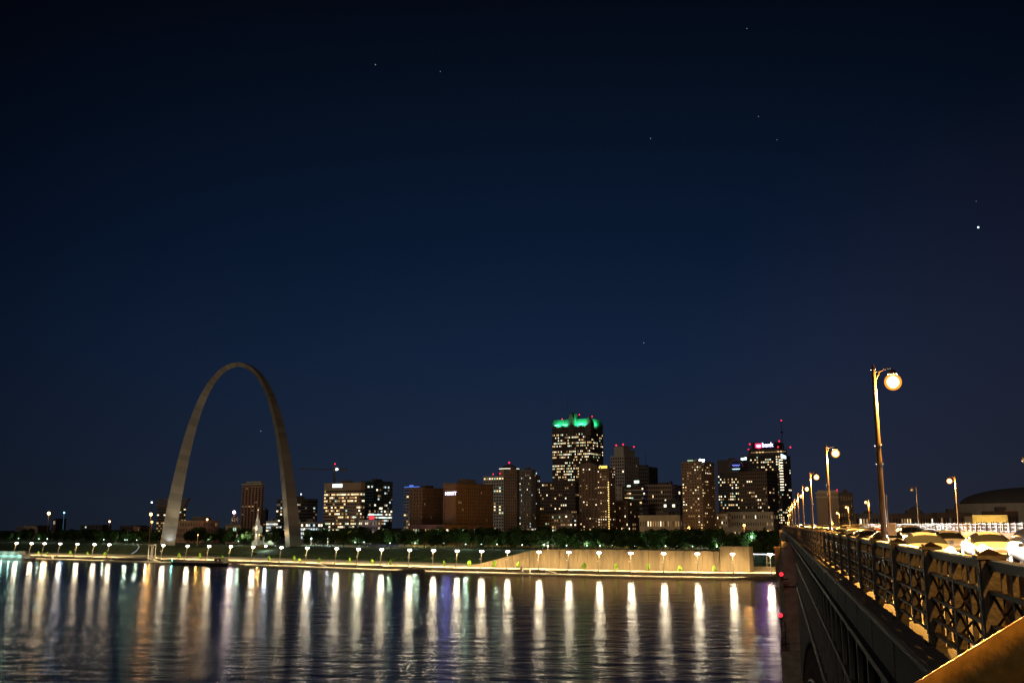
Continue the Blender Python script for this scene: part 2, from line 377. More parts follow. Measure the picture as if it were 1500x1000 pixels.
# church
ch = thing('church', 'small white floodlit church with a pointed spire in front of the hotel tower', 'church', aty(376.5, 785, 1100) * 1, -PHI)
ch.location.z = 12.5
mb = MB(); mb.box(-3.6, 3.6, -3.6, 3.6, 0, 19.5); mb.box(-3.2, 3.2, -3.2, 3.2, 19.5, 20.6); mb.build('tower', glow('floodlit white stone', (1, .88, .7), .55), ch)
for o_ in ch.children: o_.data.materials.clear(); o_.data.materials.append(WC['white'])
mb = MB(); mb.lathe([(3.0, 20.6), (2.5, 23.2), (1.0, 30), (.12, 36.5)], n=8); mb.build('spire', WC['white'], ch)
mb = MB(); mb.box(-4.5, 4.5, 3.7, 22, 0, 9); mb.prism([(-5, 9), (5, 9), (0, 13)], 3.5, 22.2); mb.build('nave', WC['stone'], ch)
mb = MB(); mb.sph((0, 0, 37), .7); mb.build('finial', glow('gold finial light', (1, .8, .4), 1.5), ch)
spot((-9, -16, 6), (0, 0, 24), (1, .9, .75), 60000, R(90), ch)
# banded office + crane
B = bld('office_building', 'wide office block with horizontal bands of warm lit windows and a cream top', 473.5, 527, 533, 706, 1240, 'tan', 15, 20, 3, 'bands', .2, 'bright', (.86, .5), top=8.5, rows={-1: .3, -2: 2.8, -3: 1.8, -4: 1.4, 4: 2.2, 3: 1.6, 7: 1.5})
part(B, 'signboard', glow('cool sign light', (.75, .95, 1), 3), lambda b: b.box(B.px2x(486), B.px2x(500), -.9, -.6, B.H - 5.5, B.H - 1.5))
cr_ = thing('tower_crane', 'tower crane with a long thin jib above the banded office block', 'crane', (aty(490, 700, 1330).x, 1330, 12.5))
zt = aty(490, 687, 1330).z - 12.5
m_crane = mat('crane steel', (.16, .10, .06), .6, .1, 1)
def lattice(b, p0, p1, hw, n, r):
    p0 = Vector(p0); p1 = Vector(p1); d = (p1 - p0).normalized(); a = Vector((0, 1, 0)); u = d.cross(a).normalized() * hw; w = a * hw
    cs = [u + w, u - w, -u - w, -u + w]
    for c in cs: b.tube([p0 + c, p1 + c], r, 4)
    for i in range(n):
        q0 = p0.lerp(p1, i / n); q1 = p0.lerp(p1, (i + 1) / n)
        for k in range(4): b.tube([q0 + cs[k], q1 + cs[(k + 1) % 4]], r * .7, 4)
mb = MB(); lattice(mb, (0, 0, 0), (0, 0, zt + 6), 1.1, 30, .3); mb.build('mast', m_crane, cr_)
mb = MB(); lattice(mb, (1, 0, zt), (-46, 0, zt + .5), .7, 24, .18); mb.build('jib', m_crane, cr_)
mb = MB(); lattice(mb, (1, 0, zt), (15, 0, zt), .8, 8, .25); mb.box(11, 15, -1, 1, zt - 3, zt - .5); mb.build('counter_jib', m_crane, cr_)
mb = MB(); mb.sph((3, -1.5, zt), 1.6); mb.build('work_light', glow('crane work light', (.8, .95, 1), 6), cr_)
mb = MB(); mb.sph((0, 0, zt + 7), .9); mb.build('beacon', m_red, cr_)
B = bld('office_building', 'dark glass office block with glowing lower floors beside the banded office', 527, 545, 574, 704, 1330, 'glass', 18, 7, 12, 'bands', .05, 'cool', (.9, .6), rows={6: 6, 7: 7, 5: 5, 8: 4, 4: 2}, litside=.1)
B = bld('low_building', 'pale low building with small square lit windows below the dark glass block', 526, 550, 558, 761, 1150, 'stone', 4, 11, 4, 'grid', .6, 'flat', (.5, .5), rows={0: .4})
part(B, 'red_sign', glow('red sign light', (1, .05, .08), 1.2), lambda b: b.box(B.px2x(541), B.px2x(548), -.9, -.5, B.H + .5, B.H + 4.5))
part(B, 'light_strip', glow('white strip light', (.85, 1, .95), 1.5), lambda b: (b.box(B.px2x(539), B.px2x(560), -.5, -.2, B.H + 5.2, B.H + 6.2), b.box(B.px2x(553), B.px2x(568), 1.6, 2, B.H + 1.8, B.H + 2.8)))
# hotel complex
B = bld('apartment_building', 'slim block with a blue-white lit face at the left end of the brown hotel', 591, 602, 606, 714, 1255, 'blue', 16, 3, 2, 'bands', .28, 'flat', (.8, .5))
part(B, 'roof_light', glow('blue roof light', (.12, .25, 1), .9), lambda b: (b.box(-B.w + .5, 12, -.6, -.2, B.H + .6, B.H + 1.4), b.box(-3, 3, -.8, -.2, B.H + 1.4, B.H + 3.2)))
B = bld('hotel_building', 'brown hotel wing with narrow orange-lit end tower left of the lettered wing', 600, 618, 651, 714, 1190, 'orange', 15, 4, 14, 'fins', .012, 'hot', (.35, .55), top=1.5, phi=R(38))
B = bld('hotel_building', 'brown hotel wing with a blank panel and white lettering near its top', 649, 667.5, 722, 708.5, 1150, 'orange', 15, 3, 20, 'fins', .0, 'hot', (.35, .5), top=3, phi=R(38), litside=.012)
part(B, 'blank_panel', WC['orange'], lambda b: b.box(B.px2x(652.5), -.2, -.75, -.3, 4, B.H - 2.2))
part(B, 'penthouse', WC['dark'], lambda b: (b.box(-B.w - .6, .6, -.6, B.d + .4, B.H + .2, B.H + 1.4), b.box(-6, 0, 10, 34, B.H + 1.4, B.H + 6), ))
B0 = B
text(B, 'HYATT', B.px2x(660.5), -.95, B.py2z(722.5), 5.2, glow('white violet letters', (.75, .72, 1), 3.5), bold=.12)
B = bld('low_building', 'low orange-lit entrance podium in front of the brown hotel', 601, 652, 720, 768, 1120, 'orange', 1, 14, 12, 'grid', .35, 'bright', (.5, .6), z0=2, top=1, roof=False, phi=R(38))
spot((B0.px2x(660), -6, B0.H - 5), (B0.px2x(660) + 200, -600, -10), (.2, .2, 1), 12000, R(60), B0.o, .8, 2)
# white gridded tower with drum
B = bld('office_building', 'pale gridded office tower with a round drum and cone roof topped by a red light', 708, 738, 765, 696.5, 1420, 'white', 19, 8, 5, 'grid', .14, 'bright', (.62, .5), rows={-1: 9}, phi=R(33))
zt_ = B.H
part(B, 'drum', WC['white'], lambda b: b.lathe([(13.2, zt_), (13.2, zt_ + 9.5), (14, zt_ + 9.6)], (-1, 15, 0), 28))
part(B, 'drum_ribs', WC['tan'], lambda b: [b.box(-.4, .4, -13.7, -13.1, zt_ + .3, zt_ + 8.5, 0, Matrix.Translation((-1, 15, 0)) @ Matrix.Rotation(2 * math.pi * k / 28, 4, 'Z')) for k in range(28)])
part(B, 'light_ring', glow('drum ring light', (1, .95, .75), 1.4), lambda b: b.lathe([(14.2, zt_ + 9.7), (14.2, zt_ + 10.5)], (-1, 15, 0), 28))
part(B, 'cone_roof', WC['dark'], lambda b: b.lathe([(14.3, zt_ + 10.5), (6, zt_ + 15), (1, zt_ + 17)], (-1, 15, 0), 28))
beacon(B, -1, 15, zt_ + 19, r=1.5); beacon(B, B.px2x(721), 2, zt_ + 3); beacon(B, B.px2x(731), 2, zt_ + 3.5)
B = bld('apartment_tower', 'plain dark brown tower standing in front of the drum-topped tower', 738, 757, 765, 687, 1180, 'umber', 24, 6, 3, 'fins', .0, 'hot', (.4, .5), phi=R(33))
B = bld('apartment_tower', 'dark grey tower with scattered cool windows right of the plain brown tower', 761, 778, 785, 687.5, 1165, 'slate', 24, 8, 3, 'fins', .10, 'cool', (.5, .5), rows={3: 4, 4: 3}, phi=R(33))
B = bld('apartment_tower', 'lower dark grey slab stepped against the right of the cool-windowed tower', 782, 787, 791, 696, 1185, 'slate', 22, 2, 2, 'fins', .06, 'cool', (.5, .5), rows={1: 9, 2: 9, 3: 6, 4: 5}, phi=R(33))
part(B, 'roof_light', glow('pale roof light', (.6, .9, 1), 1.2), lambda b: b.sph((-2, 1, B.H + 2.5), 1))
B = bld('office_building', 'wide dark brown block left of and below the green-topped tower', 788, 843, 851, 705, 1290, 'umber', 16, 18, 4, 'bands', .09, 'flat', (.5, .45), rows={6: 3, 5: 2, 8: 2})
B = bld('low_building', 'tan mid-rise in front of the wide dark brown block', 792, 845, 852, 752.5, 1200, 'tan', 7, 16, 3, 'grid', .12, 'bright', (.5, .5))
B = bld('low_building', 'small pale block with a cool lit entrance beside the tan mid-rise', 821, 838, 844, 751, 1160, 'grey', 6, 5, 2, 'bands', .3, 'cool', (.7, .4))
# Green-topped tower
B = bld('skyscraper', 'tallest skyscraper with a floodlit green gabled roof and many lit windows', 810, 866, 885, 622, 1500, 'umber', 38, 27, 10, 'grid', .27, 'bright', (.58, .5), cap=100, top=2.5, roof=False,
        rows={-1: .1, -2: .25, -3: 1, -4: .8, -5: .8, -6: 2.6, -7: 1.8, -8: .5, -9: 1.6, -10: 2.4, -11: 1.2, -12: .4, -14: 1.8, -15: 2.4, 20: 1.6, 18: 2.2, 16: 1.8}, litside=.25)
m_green = mat('green copper roof', (.06, .30, .17), .6, .2, .1)
g = B.py2z(612)
w, d, H = B.w, B.d, B.H
def hip(b):
    b.add([(-w - 1, -1, H), (1.2, -1, H), (1.2, d + 1, H), (-w - 1, d + 1, H), (-w + .5, 3.5, g), (-.8, 3.5, g), (-.8, d - 3, g), (-w + .5, d - 3, g)],
          [(0, 1, 5, 4), (1, 2, 6, 5), (2, 3, 7, 6), (3, 0, 4, 7), (4, 5, 6, 7), (0, 3, 2, 1)])
part(B, 'green_roof', m_green, hip)
def gab(xm, hw, zt2, dep):
    return lambda b: b.prism([(xm - hw, H - 16), (xm + hw, H - 16), (xm + hw, zt2 - 9), (xm, zt2), (xm - hw, zt2 - 9)], -1.4, dep)
xg = B.px2x(838.5); part(B, 'gable_tower', WC['umber'], gab(xg, 4.8, B.py2z(602), 14))
xg2 = B.px2x(868) - 4; part(B, 'gable_tower', WC['umber'], gab(xg2, 4.2, B.py2z(609.5), 10))
part(B, 'gable_flank', m_green, lambda b: b.prism([(xg + 4.8, H + 2), (xg + 9, H + 2), (xg + 5.6, g + 8), (xg + 4.8, g + 8)], 1, 12))
for xx, yy, pw in ((B.px2x(820), -9, 30000), (B.px2x(831), -9, 18000), (B.px2x(848), -9, 34000), (B.px2x(858), -9, 34000)):
    spot((xx, yy + 3, H + .5), (xx, 3, H + 7), (.12, 1, .52), pw * .45, R(130), B.o, r=.8)
spot((7, d * .35, H + .5), (-3, d * .4, H + 6), (.12, 1, .52), 14000, R(130), B.o, r=.8)
for q in (814, 826, 850, 861): 
    xx = B.px2x(q); part(B, 'roof_floodlight', glow('green white floodlight', (.3, 1, .75), 2.2), lambda b: b.box(xx, xx + 6.5, -.9, .2, H + 1.2, H + 2.6))
beacon(B, B.px2x(822), 6, g + 1.5); beacon(B, B.px2x(847), 8, g + 7); beacon(B, B.px2x(867), 6, g + 3)
part(B, 'mast', m_dark, lambda b: b.tube([(B.px2x(829), 10, g), (B.px2x(829), 10, g + 42)], [.5, .12]))
# apartment towers in front
B = bld('apartment_tower', 'brown apartment tower with a rounded gabled top in front of the green-topped skyscraper', 849, 876, 881, 683, 1180, 'brown', 26, 6, 2, 'fins', .13, 'flat', (.4, .45), phi=R(24), roof=False)
part(B, 'gable_roof', WC['umber'], lambda b: b.prism([(-B.w, B.H), (0, B.H), (-B.w * .12, B.H + 3), (-B.w * .4, B.H + 4.5), (-B.w * .6, B.H + 4.5), (-B.w * .88, B.H + 3)], 0, B.d))
B = bld('apartment_tower', 'brown apartment tower with a yellow rooftop sign and a vertical string of lights', 876, 893, 902, 686, 1150, 'brown', 26, 5, 4, 'grid', .16, 'flat', (.45, .4), phi=R(30))
part(B, 'rooftop_sign', glow('yellow sign light', (1, .72, .12), 1.5), lambda b: (b.box(B.px2x(881), B.px2x(890), 1, 1.5, B.H + .6, B.H + 3.4), b.box(B.px2x(878), B.px2x(879.5), 1, 1.5, B.H + .6, B.H + 3)))
part(B, 'light_string', glow('amber string light', (1, .68, .18), 1.8), lambda b: [b.box(B.px2x(892.6) - .45, B.px2x(892.6) + .45, -1, -.5, 4 + k * 2.55, 5.4 + k * 2.55) for k in range(26)])
B = bld('office_building', 'pale stepped tower with three red beacons right of the green-topped skyscraper', 896, 916, 938, 667, 1450, 'stone', 24, 6, 8, 'grid', .03, 'flat', (.62, .55), phi=R(33), roof=False)
part(B, 'upper_tier', WC['stone'], lambda b: (b.box(-B.w + 5, -1.5, 2, B.d * .45, B.H, B.py2z(654)), b.box(-B.w + 5, -1.5, B.d * .45, B.d * .8, B.H, B.py2z(657))))
part(B, 'crown_band', WC['tan'], lambda b: b.box(-B.w + 6.5, -3, 3, B.d * .7, B.py2z(654), B.py2z(652.5)))
beacon(B, B.px2x(903), 4, B.py2z(651), r=1.4); beacon(B, -4, 6, B.py2z(650), r=1.3); beacon(B, -2.5, B.d * .78, B.py2z(651.5), r=1.2)
B = bld('office_building', 'dark hooded block right of the three-beacon tower', 923, 952, 965, 683, 1480, 'dark', 12, 10, 4, 'grid', .02, 'hot', (.6, .5), z0=40, phi=R(28))
part(B, 'mast', m_dark, lambda b: b.tube([(-6, 5, B.H), (-6, 5, B.H + 24)], [.4, .1]))
B = bld('office_building', 'narrow pale windowless tower below the three-beacon tower', 902, 912, 916, 712, 1330, 'cream', 10, 2, 2, 'fins', .02, 'hot', (.2, .6))
B = bld('office_building', 'stepped office block with white floor bands and a bright roof sign', 916, 941, 950, 711, 1270, 'dark', 11, 8, 4, 'bands', .08, 'office', (.92, .55), roof=True)
part(B, 'white_bands', WC['cream'], lambda b: [b.box(-B.w - .3 - 0, .8, -.8, B.d, 6 + k * (B.H - 6) / 11, 7.3 + k * (B.H - 6) / 11) for k in range(11)])
part(B, 'roof_sign', glow('pale green sign light', (.8, 1, .8), 2), lambda b: (b.box(B.px2x(930), B.px2x(937), .5, 1, B.H + 3.4, B.H + 6.5), b.box(B.px2x(920), B.px2x(925), -.8, -.5, B.H - 1, B.H + .8)))
B = bld('office_building', 'broad tan block with a regular grid of dark windows left of the round-topped apartments', 946, 985, 1001, 709, 1320, 'tan', 12, 15, 5, 'grid', .03, 'flat', (.68, .6), phi=R(24))
part(B, 'penthouse', WC['dark'], lambda b: b.box(B.px2x(985) - 4, -1, 3, 10, B.H, B.py2z(704)))
B = bld('low_building', 'brown mid-rise below the narrow pale tower', 902, 920, 937, 733, 1200, 'brown', 9, 7, 6, 'grid', .1, 'flat', (.5, .5), rows={5: 3})
B = bld('low_building', 'plain dark box in front of the broad tan gridded block', 972, 997, 1001, 733, 1220, 'slate', 5, 4, 1, 'bands', .1, 'cool', (.6, .4))
B = bld('low_building', 'long low cream stone building with a row of small windows', 937, 996, 1003, 754, 1130, 'cream', 2, 16, 2, 'grid', .45, 'flat', (.4, .45), z0=3, top=3)
# round-topped apartments right of centre
B = bld('apartment_tower', 'brown apartment tower with a blinding white roof lamp and balconies', 1001, 1030, 1049, 675, 1050, 'brown', 27, 8, 8, 'grid', .17, 'flat', (.5, .42), cap=80, phi=R(33), litside=.12)
part(B, 'balcony', WC['grey'], lambda b: [b.box(.3, 1.7, B.d * .93, B.d * 1.02, 6 + k * (B.H - 8) / 27, 7.1 + k * (B.H - 8) / 27) for k in range(27)])
part(B, 'roof_lamp', glow('white roof floodlight', (.8, .95, 1), 14), lambda b: (b.sph((-1.5, 2, B.H + .9), 1.4), b.sph((1.2, 3, B.H + .8), 1.4)))
part(B, 'roof_house', WC['grey'], lambda b: b.box(-B.w * .75, -B.w * .42, 2, 8, B.H + .1, B.H + 2))
part(B, 'roof_light', glow('greenish roof light', (.6, 1, .6), .8), lambda b: b.box(-B.w * .72, -B.w * .45, 1.4, 1.9, B.H + .5, B.H + 1.5))
# arch-sign tower
B = bld('office_building', 'dark tower with a round blue-lit emblem panel at its top', 1054, 1085, 1098, 673, 1330, 'dark', 22, 11, 4, 'grid', .17, 'bright', (.6, .5), rows={3: 6, 12: 3, 13: 2.5, -1: 0, -2: .4}, cap=80, z0=8, top=16)
zz = B.py2z(681)
part(B, 'round_panel', mat('blue sign face', (.02, .03, .12), .4, .1, 1), lambda b: b.prism([(B.px2x(1082) + 9 * math.cos(R(a)), zz - 2.5 + 9 * math.sin(R(a))) for a in range(0, 181, 12)], -1, -.6))
part(B, 'panel_rim', WC['stone'], lambda b: b.tube([(B.px2x(1082) + 9.4 * math.cos(R(a)), -1.0, zz - 2.5 + 9.4 * math.sin(R(a))) for a in range(0, 181, 9)], .35, 5))
part(B, 'emblem_light', glow('blue script light', (.22, .25, 1), 1.6), lambda b: (b.tube([(B.px2x(1082) - 5 + k * .9, -1.3, zz - .2 + 1.0 * math.sin(k * 1.9)) for k in range(12)], .42, 5)))
part(B, 'emblem_light', glow('pale blue script light', (.5, .75, 1), 2.2), lambda b: (b.tube([(B.px2x(1082) - 5 + k * .55, -1.3, zz - 5 + .35 * math.sin(k * 2.3)) for k in range(19)], .45, 5)))
B = bld('office_building', 'dark brown tower with a wide plain front left of the bridge', 1084, 1126, 1142, 689, 1180, 'umber', 18, 14, 6, 'bands', .07, 'flat', (.55, .42), rows={12: 4, 7: 3, 3: 3}, cap=60, phi=R(33))
# bank tower
B = bld('skyscraper', 'tall black tower with glowing pink and blue rooftop lettering and red beacons', 1090, 1147, 1162, 665, 1420, 'dark', 32, 18, 6, 'grid', .30, 'bright', (.6, .5), cap=100, roof=False, rows={-1: .4, -2: 1.0}, litside=.12, phi=R(33))
zc1 = B.py2z(656)
part(B, 'crown', WC['dark'], lambda b: (b.box(B.px2x(1100), -3, 2, B.d - 4, B.H, zc1), b.box(B.px2x(1104), -6, 4, B.d - 6, zc1, B.py2z(646))))
part(B, 'crown_light', LIT['warm'], lambda b: [b.box(B.px2x(1102) + k * 4.4, B.px2x(1102) + k * 4.4 + 3, 1.5, 1.9, B.H + 3.2, B.H + 4.6) for k in (2, 3, 4, 9, 10)])
part(B, 'crown_light', LIT['dim'], lambda b: [b.box(B.px2x(1102) + k * 2.2, B.px2x(1102) + k * 2.2 + 1.2, 1.5, 1.9, B.H + 3.2, B.H + 4.3) for k in range(1, 24)])
zs = B.py2z(651.3)
spot((B.px2x(1122), -7, zs), (B.px2x(1122) - 60, -900, -10), (.42, .12, 1), 110000, R(50), B.o, .8, 3); spot((B.px2x(1128), -7, zs), (B.px2x(1122) - 60, -900, -10), (1, .1, .5), 30000, R(50), B.o, .8, 3)
sg = part(B, 'sign_panel', mat('sign backing', (.02, .01, .06), .5, .1, 1), lambda b: b.box(B.px2x(1106), B.px2x(1142), 3.2, 3.8, zs - 4, zs + 4.2))
part(B, 'sign_shield', glow('red sign shield', (1, .03, .12), 2.6), lambda b: b.prism([(B.px2x(1111) - .8, zs + 3.4), (B.px2x(1111) - .8, zs - 2.2), (B.px2x(1115.5), zs - 3.8), (B.px2x(1120), zs - 2.2), (B.px2x(1120), zs + 3.4)], 2.6, 3.1))
text(B, 'us', B.px2x(1115.4), 2.4, zs + .4, 6.2, glow('sign white letters', (1, .85, .95), 5), bold=.1)
text(B, 'bank', B.px2x(1128.5), 2.9, zs + .8, 8.4, glow('sign blue white letters', (.55, .5, 1), 5), bold=.15)
part(B, 'side_sign', glow('cyan white sign', (.55, .85, 1), 3.2), lambda b: [b.box(B.px2x(1089.5) + k * 2.2, B.px2x(1089.5) + k * 2.2 + 1.6, -.9, -.6, B.py2z(671.5), B.py2z(668.4 - (k == 3) * 1)) for k in range(4)])
part(B, 'side_sign', glow('cyan white sign', (.55, .85, 1), 3.2), lambda b: [b.box(1, 1.6, 2 + k * 4.2, 5.2 + k * 4.2, B.py2z(670.5), B.py2z(664.5 + k * .4)) for k in range(5)])
part(B, 'lit_column', LIT['white'], lambda b: [b.box(-1, 4.0, -.9, -.55, B.py2z(674 + 4 * k), B.py2z(672.6 + 4 * k)) for k in range(12)])
for q, yy, zz_ in ((1102, 3, 648), (1100, 3, 656), (1146, 3, 645.5), (1144, 3, 654), (1158, 16, 654)): beacon(B, B.px2x(q), yy, B.py2z(zz_), r=1.25)
part(B, 'mast', m_dark, lambda b: (b.tube([(B.px2x(1149), 8, B.H), (B.px2x(1149), 8, B.py2z(615))], [.8, .25]), b.lathe([(.5, B.py2z(634)), (2.6, B.py2z(632.5)), (.5, B.py2z(631))], (B.px2x(1149), 8, 0))))
beacon(B, B.px2x(1149), 8, B.py2z(615), r=1.1)
B = bld('low_building', 'long cream stone building with two rows of windows below the bank tower', 1052, 1133, 1140, 749, 1150, 'cream', 4, 24, 2, 'grid', .10, 'flat', (.42, .5), z0=3, top=2, phi=R(24))
B = bld('low_building', 'narrow cream building between the lamp-topped apartments and the long stone building', 1047, 1066, 1070, 752, 1100, 'stone', 5, 6, 2, 'grid', .2, 'flat', (.45, .5))
B = bld('low_building', 'low modern pavilion with lit vertical fins behind the park trees', 1061, 1117, 1121, 772, 900, 'cream', 1, 30, 2, 'fins', .5, 'office', (.5, .7), z0=1.5, top=1.2, roof=False, phi=R(24))
# beyond the bridge
B = bld('warehouse', 'tall tan windowless warehouse seen above the bridge roadway', 1198, 1230, 1234, 722, 900, 'tan', 0, 1, 1, zb=12, phi=R(18))
part(B, 'cornice', WC['cream'], lambda b: (b.box(-B.w - .8, .8, -.8, B.d, B.H - .1, B.H + .9), b.box(-B.w + 1, -1, .5, B.d - 1, B.H + .9, B.H + 2.6), b.box(-B.w - .4, .4, -.4, B.d, B.H - 4, B.H - 2.6)))
beacon(B, -.5, 0, B.H + 3, r=.5)
B = bld('warehouse', 'brown brick warehouse right of the tall tan warehouse', 1229, 1251, 1255, 721, 960, 'umber', 6, 6, 2, 'grid', .03, 'hot', (.4, .5), zb=12, phi=R(18))
B = bld('low_building', 'low grey building with a pale roof behind the middle bridge lamps', 1254, 1292, 1296, 752, 1000, 'grey', 2, 8, 1, 'grid', .1, 'flat', (.5, .5), zb=12, phi=R(12))
B = bld('low_building', 'long brown brick building with a few bright windows behind the far railing', 1308, 1372, 1376, 752, 820, 'brown', 2, 16, 1, 'grid', .12, 'bright', (.4, .5), zb=12, phi=R(10), z0=10)
B = bld('low_building', 'brown house with a hipped roof rising behind the long brick building', 1335, 1352, 1358, 751, 870, 'umber', 2, 4, 1, 'grid', .0, 'hot', (.4, .5), zb=12, phi=R(10), roof=False)
part(B, 'hipped_roof', WC['dark'], lambda b: b.add([(-B.w - 1, -1, B.H), (1, -1, B.H), (1, B.d, B.H), (-B.w - 1, B.d, B.H), (-B.w * .7, 6, B.H + 5.5), (-B.w * .25, 6, B.H + 5.5)], [(0, 1, 5, 4), (1, 2, 5), (2, 3, 4, 5), (3, 0, 4), (0, 3, 2, 1)]))
B = bld('low_building', 'brown brick warehouse left of the stadium behind the far railing', 1374, 1424, 1426, 750.5, 800, 'brown', 2, 12, 1, 'grid', .04, 'hot', (.4, .5), zb=12, phi=R(10), z0=10)
B = bld('pavilion', 'small yellow-lit colonnaded building below the stadium', 1425, 1476, 1478, 755.5, 640, 'cream', 1, 14, 1, 'fins', .0, 'hot', (.55, .7), zb=12, phi=R(12), z0=14, top=1.5, roof=False)
for q in (1432, 1450, 1468): 
    xx = B.px2x(q); plight(B.o, (xx, -6, B.H - 4), (1, .62, .12), 2200, .4)
part(B, 'wall_light', glow('amber wall light', (1, .6, .12), 1.5), lambda b: b.box(-B.w, 0, -.8, -.5, B.H + .15, B.H + .5))
B = bld('low_building', 'tall brown brick block in front of the stadium at the right edge', 1452, 1492, 1496, 748.5, 700, 'brown', 2, 9, 1, 'grid', .0, 'hot', (.3, .4), zb=12, phi=R(10), z0=12)
part(B, 'parapet', WC['tan'], lambda b: b.box(-B.w * .45, .4, -.5, 3, B.H, B.H + .8))
st = thing('stadium', 'huge stadium with a dark shallow domed roof over a pale wall at the right edge', 'stadium', (aty(1520, 760, 1150).x, 1150, 12), 0)
RS = aty(1520, 760, 1150).x - aty(1412, 760, 1150).x; RS *= 1.03
zw = aty(1500, 735, 1050).z - 12; zd = aty(1500, 713, 1150).z - 12
mb = MB(); mb.lathe([(RS, 0), (RS, zw * .55), (RS + .5, zw * .56), (RS + .5, zw * .6), (RS, zw * .62), (RS, zw)], n=72); mb.build('wall', WC['cream'], st)
mb = MB(); mb.lathe([(RS * .93 * math.cos(R(a)) + .01, zw + (zd - zw) * math.sin(R(a))) for a in range(0, 91, 6)], n=72); mb.build('dome', WC['dark'], st, True)
mb = MB(); [mb.box(-.5, .5, -RS * .9, -RS * .86, zw, zw + .8, 0, Matrix.Rotation(2 * math.pi * k / 40, 4, 'Z')) for k in range(40)]; mb.build('roof_rib', WC['cream'], st)
# far left industrial silhouettes
for xl, xr_, yt, Y, wmn, lab in ((24, 36, 770, 1500, 'grey', 'pale lit shed with a bright wall at the far left'), (38, 56, 769, 1700, 'brown', 'low warehouse right of the bright shed at the far left'),
                                (76, 82, 759, 2000, 'dark', 'thin dark chimney block beside the tall orange mast lamp'), (118, 150, 768, 2100, 'dark', 'long distant silhouetted warehouse below the low orange lamp'),
                                (176, 200, 769, 1700, 'umber', 'distant brown shed left of the stepped office block'), (196, 206, 770.5, 1500, 'terra', 'small orange-lit shed left of the stepped office block')):
    bld('warehouse', lab, xl, xr_, xr_, yt, Y, wmn, 2, 6, 1, 'grid', .1, 'office', (.4, .5), zb=13, side=False, roof=False)
# ================================================================== FLOOD WALL (right half of the embankment)
fw = thing('flood_wall', 'tall tan concrete flood wall rising behind the riverside promenade', 'flood wall')
m_flood = mat('tan flood wall concrete', (.115, .078, .034), .85, .42, .25, stretch=(1, 1, .15), bump=.2)
prof = [(683, 3.6), (700, 5.5), (722, 8.2), (745, 11.4), (765, 14.2), (785, 16), (805, 16.6), (860, 16.9), (920, 16.9), (980, 16.8), (1020, 16.7), (1054, 16.5)]
def wallseg(pr, t, th, zb=3.0):
    mb = MB(); fr_ = [(shore(p, t, 8), z) for p, z in pr]
    n = len(fr_)
    vs = []
    for p, z in fr_: vs += [(p.x, p.y, zb), (p.x + NV.x * .35, p.y + NV.y * .35, z), (p.x + NV.x * th, p.y + NV.y * th, z), (p.x + NV.x * th, p.y + NV.y * th, zb)]
    fs = []
    for i in range(n - 1):
        for k in range(4): fs.append((i * 4 + k, i * 4 + 4 + k, i * 4 + 4 + (k + 1) % 4, i * 4 + (k + 1) % 4))
    fs += [(0, 1, 2, 3), tuple((n - 1) * 4 + k for k in (3, 2, 1, 0))]; mb.add(vs, fs); return mb
dens = []
for (a, za_), (b, zb_) in zip(prof, prof[1:]):
    for k in range(4): dens.append((a + (b - a) * k / 4, za_ + (zb_ - za_) * k / 4))
dens.append(prof[-1])
wallseg(dens, 30, 1.2).build('wall', m_flood, fw)
wallseg([(1055, 19.8), (1075, 19.7), (1098, 19.6)], 28, 9).build('bastion', m_flood, fw)
mb = MB()   # vertical board joints and coping
for p, z in dens[6:]:
    q = shore(p, 29.8, 8); mb.box(-.12, .12, -.06, .3, 3.2, z + .02, 0, Matrix.Translation((q.x, q.y, 0)) @ Matrix.Rotation(-R(33), 4, 'Z'))
mb.build('joint', mat('wall joint', (.16, .11, .05), .9, .1, 1), fw)

# ================================================================== RIVERSIDE LAMPS
m_pole = mat('pale lamp post paint', (.45, .38, .26), .6, .1, 2)
m_heads = glow('white lamp globe', (1, .9, .82), 22)
LEAN = Vector((.18, .98)) * 3.6
rl = thing('street_lamp', '', 'street lamp', (0, 0, 0), 0, 'leaning white lamps along the riverside promenade')
mb = MB(); mb.tube([(0, 0, 0), (0, 0, 3)], [.5, .42]); mb.build('base', m_wall, rl)
mb = MB(); mb.tube([(LEAN.x * (k / 6) ** 1.1, LEAN.y * (k / 6) ** 1.1, .9 + k * 13 / 6) for k in range(7)], [.3 - .022 * k for k in range(7)], 8); mb.build('pole', m_pole, rl)
mb = MB(); c0 = (LEAN.x * .55, LEAN.y * .55, 8.6); mb.tube([c0, (c0[0] - .9, c0[1], c0[2] + .3)], .1, 6); mb.sph((c0[0] - 1, c0[1], c0[2] + .4), .28, 8, 5); mb.build('side_fixture', m_pole, rl)
mb = MB()
for a in range(3):
    mb.tube([(LEAN.x, LEAN.y, 13.6), (LEAN.x + .95 * math.cos(a * 2.1 + .3), LEAN.y + .95 * math.sin(a * 2.1 + .3), 14.1)], .09, 6)
mb.build('bracket', m_pole, rl)
hd = MB()
for a in range(3): hd.sph((LEAN.x + .95 * math.cos(a * 2.1 + .3), LEAN.y + .95 * math.sin(a * 2.1 + .3), 14.3), .62, 10, 6)
gm = hd.mesh('globe', m_heads)
gl = put('globe', gm, rl)
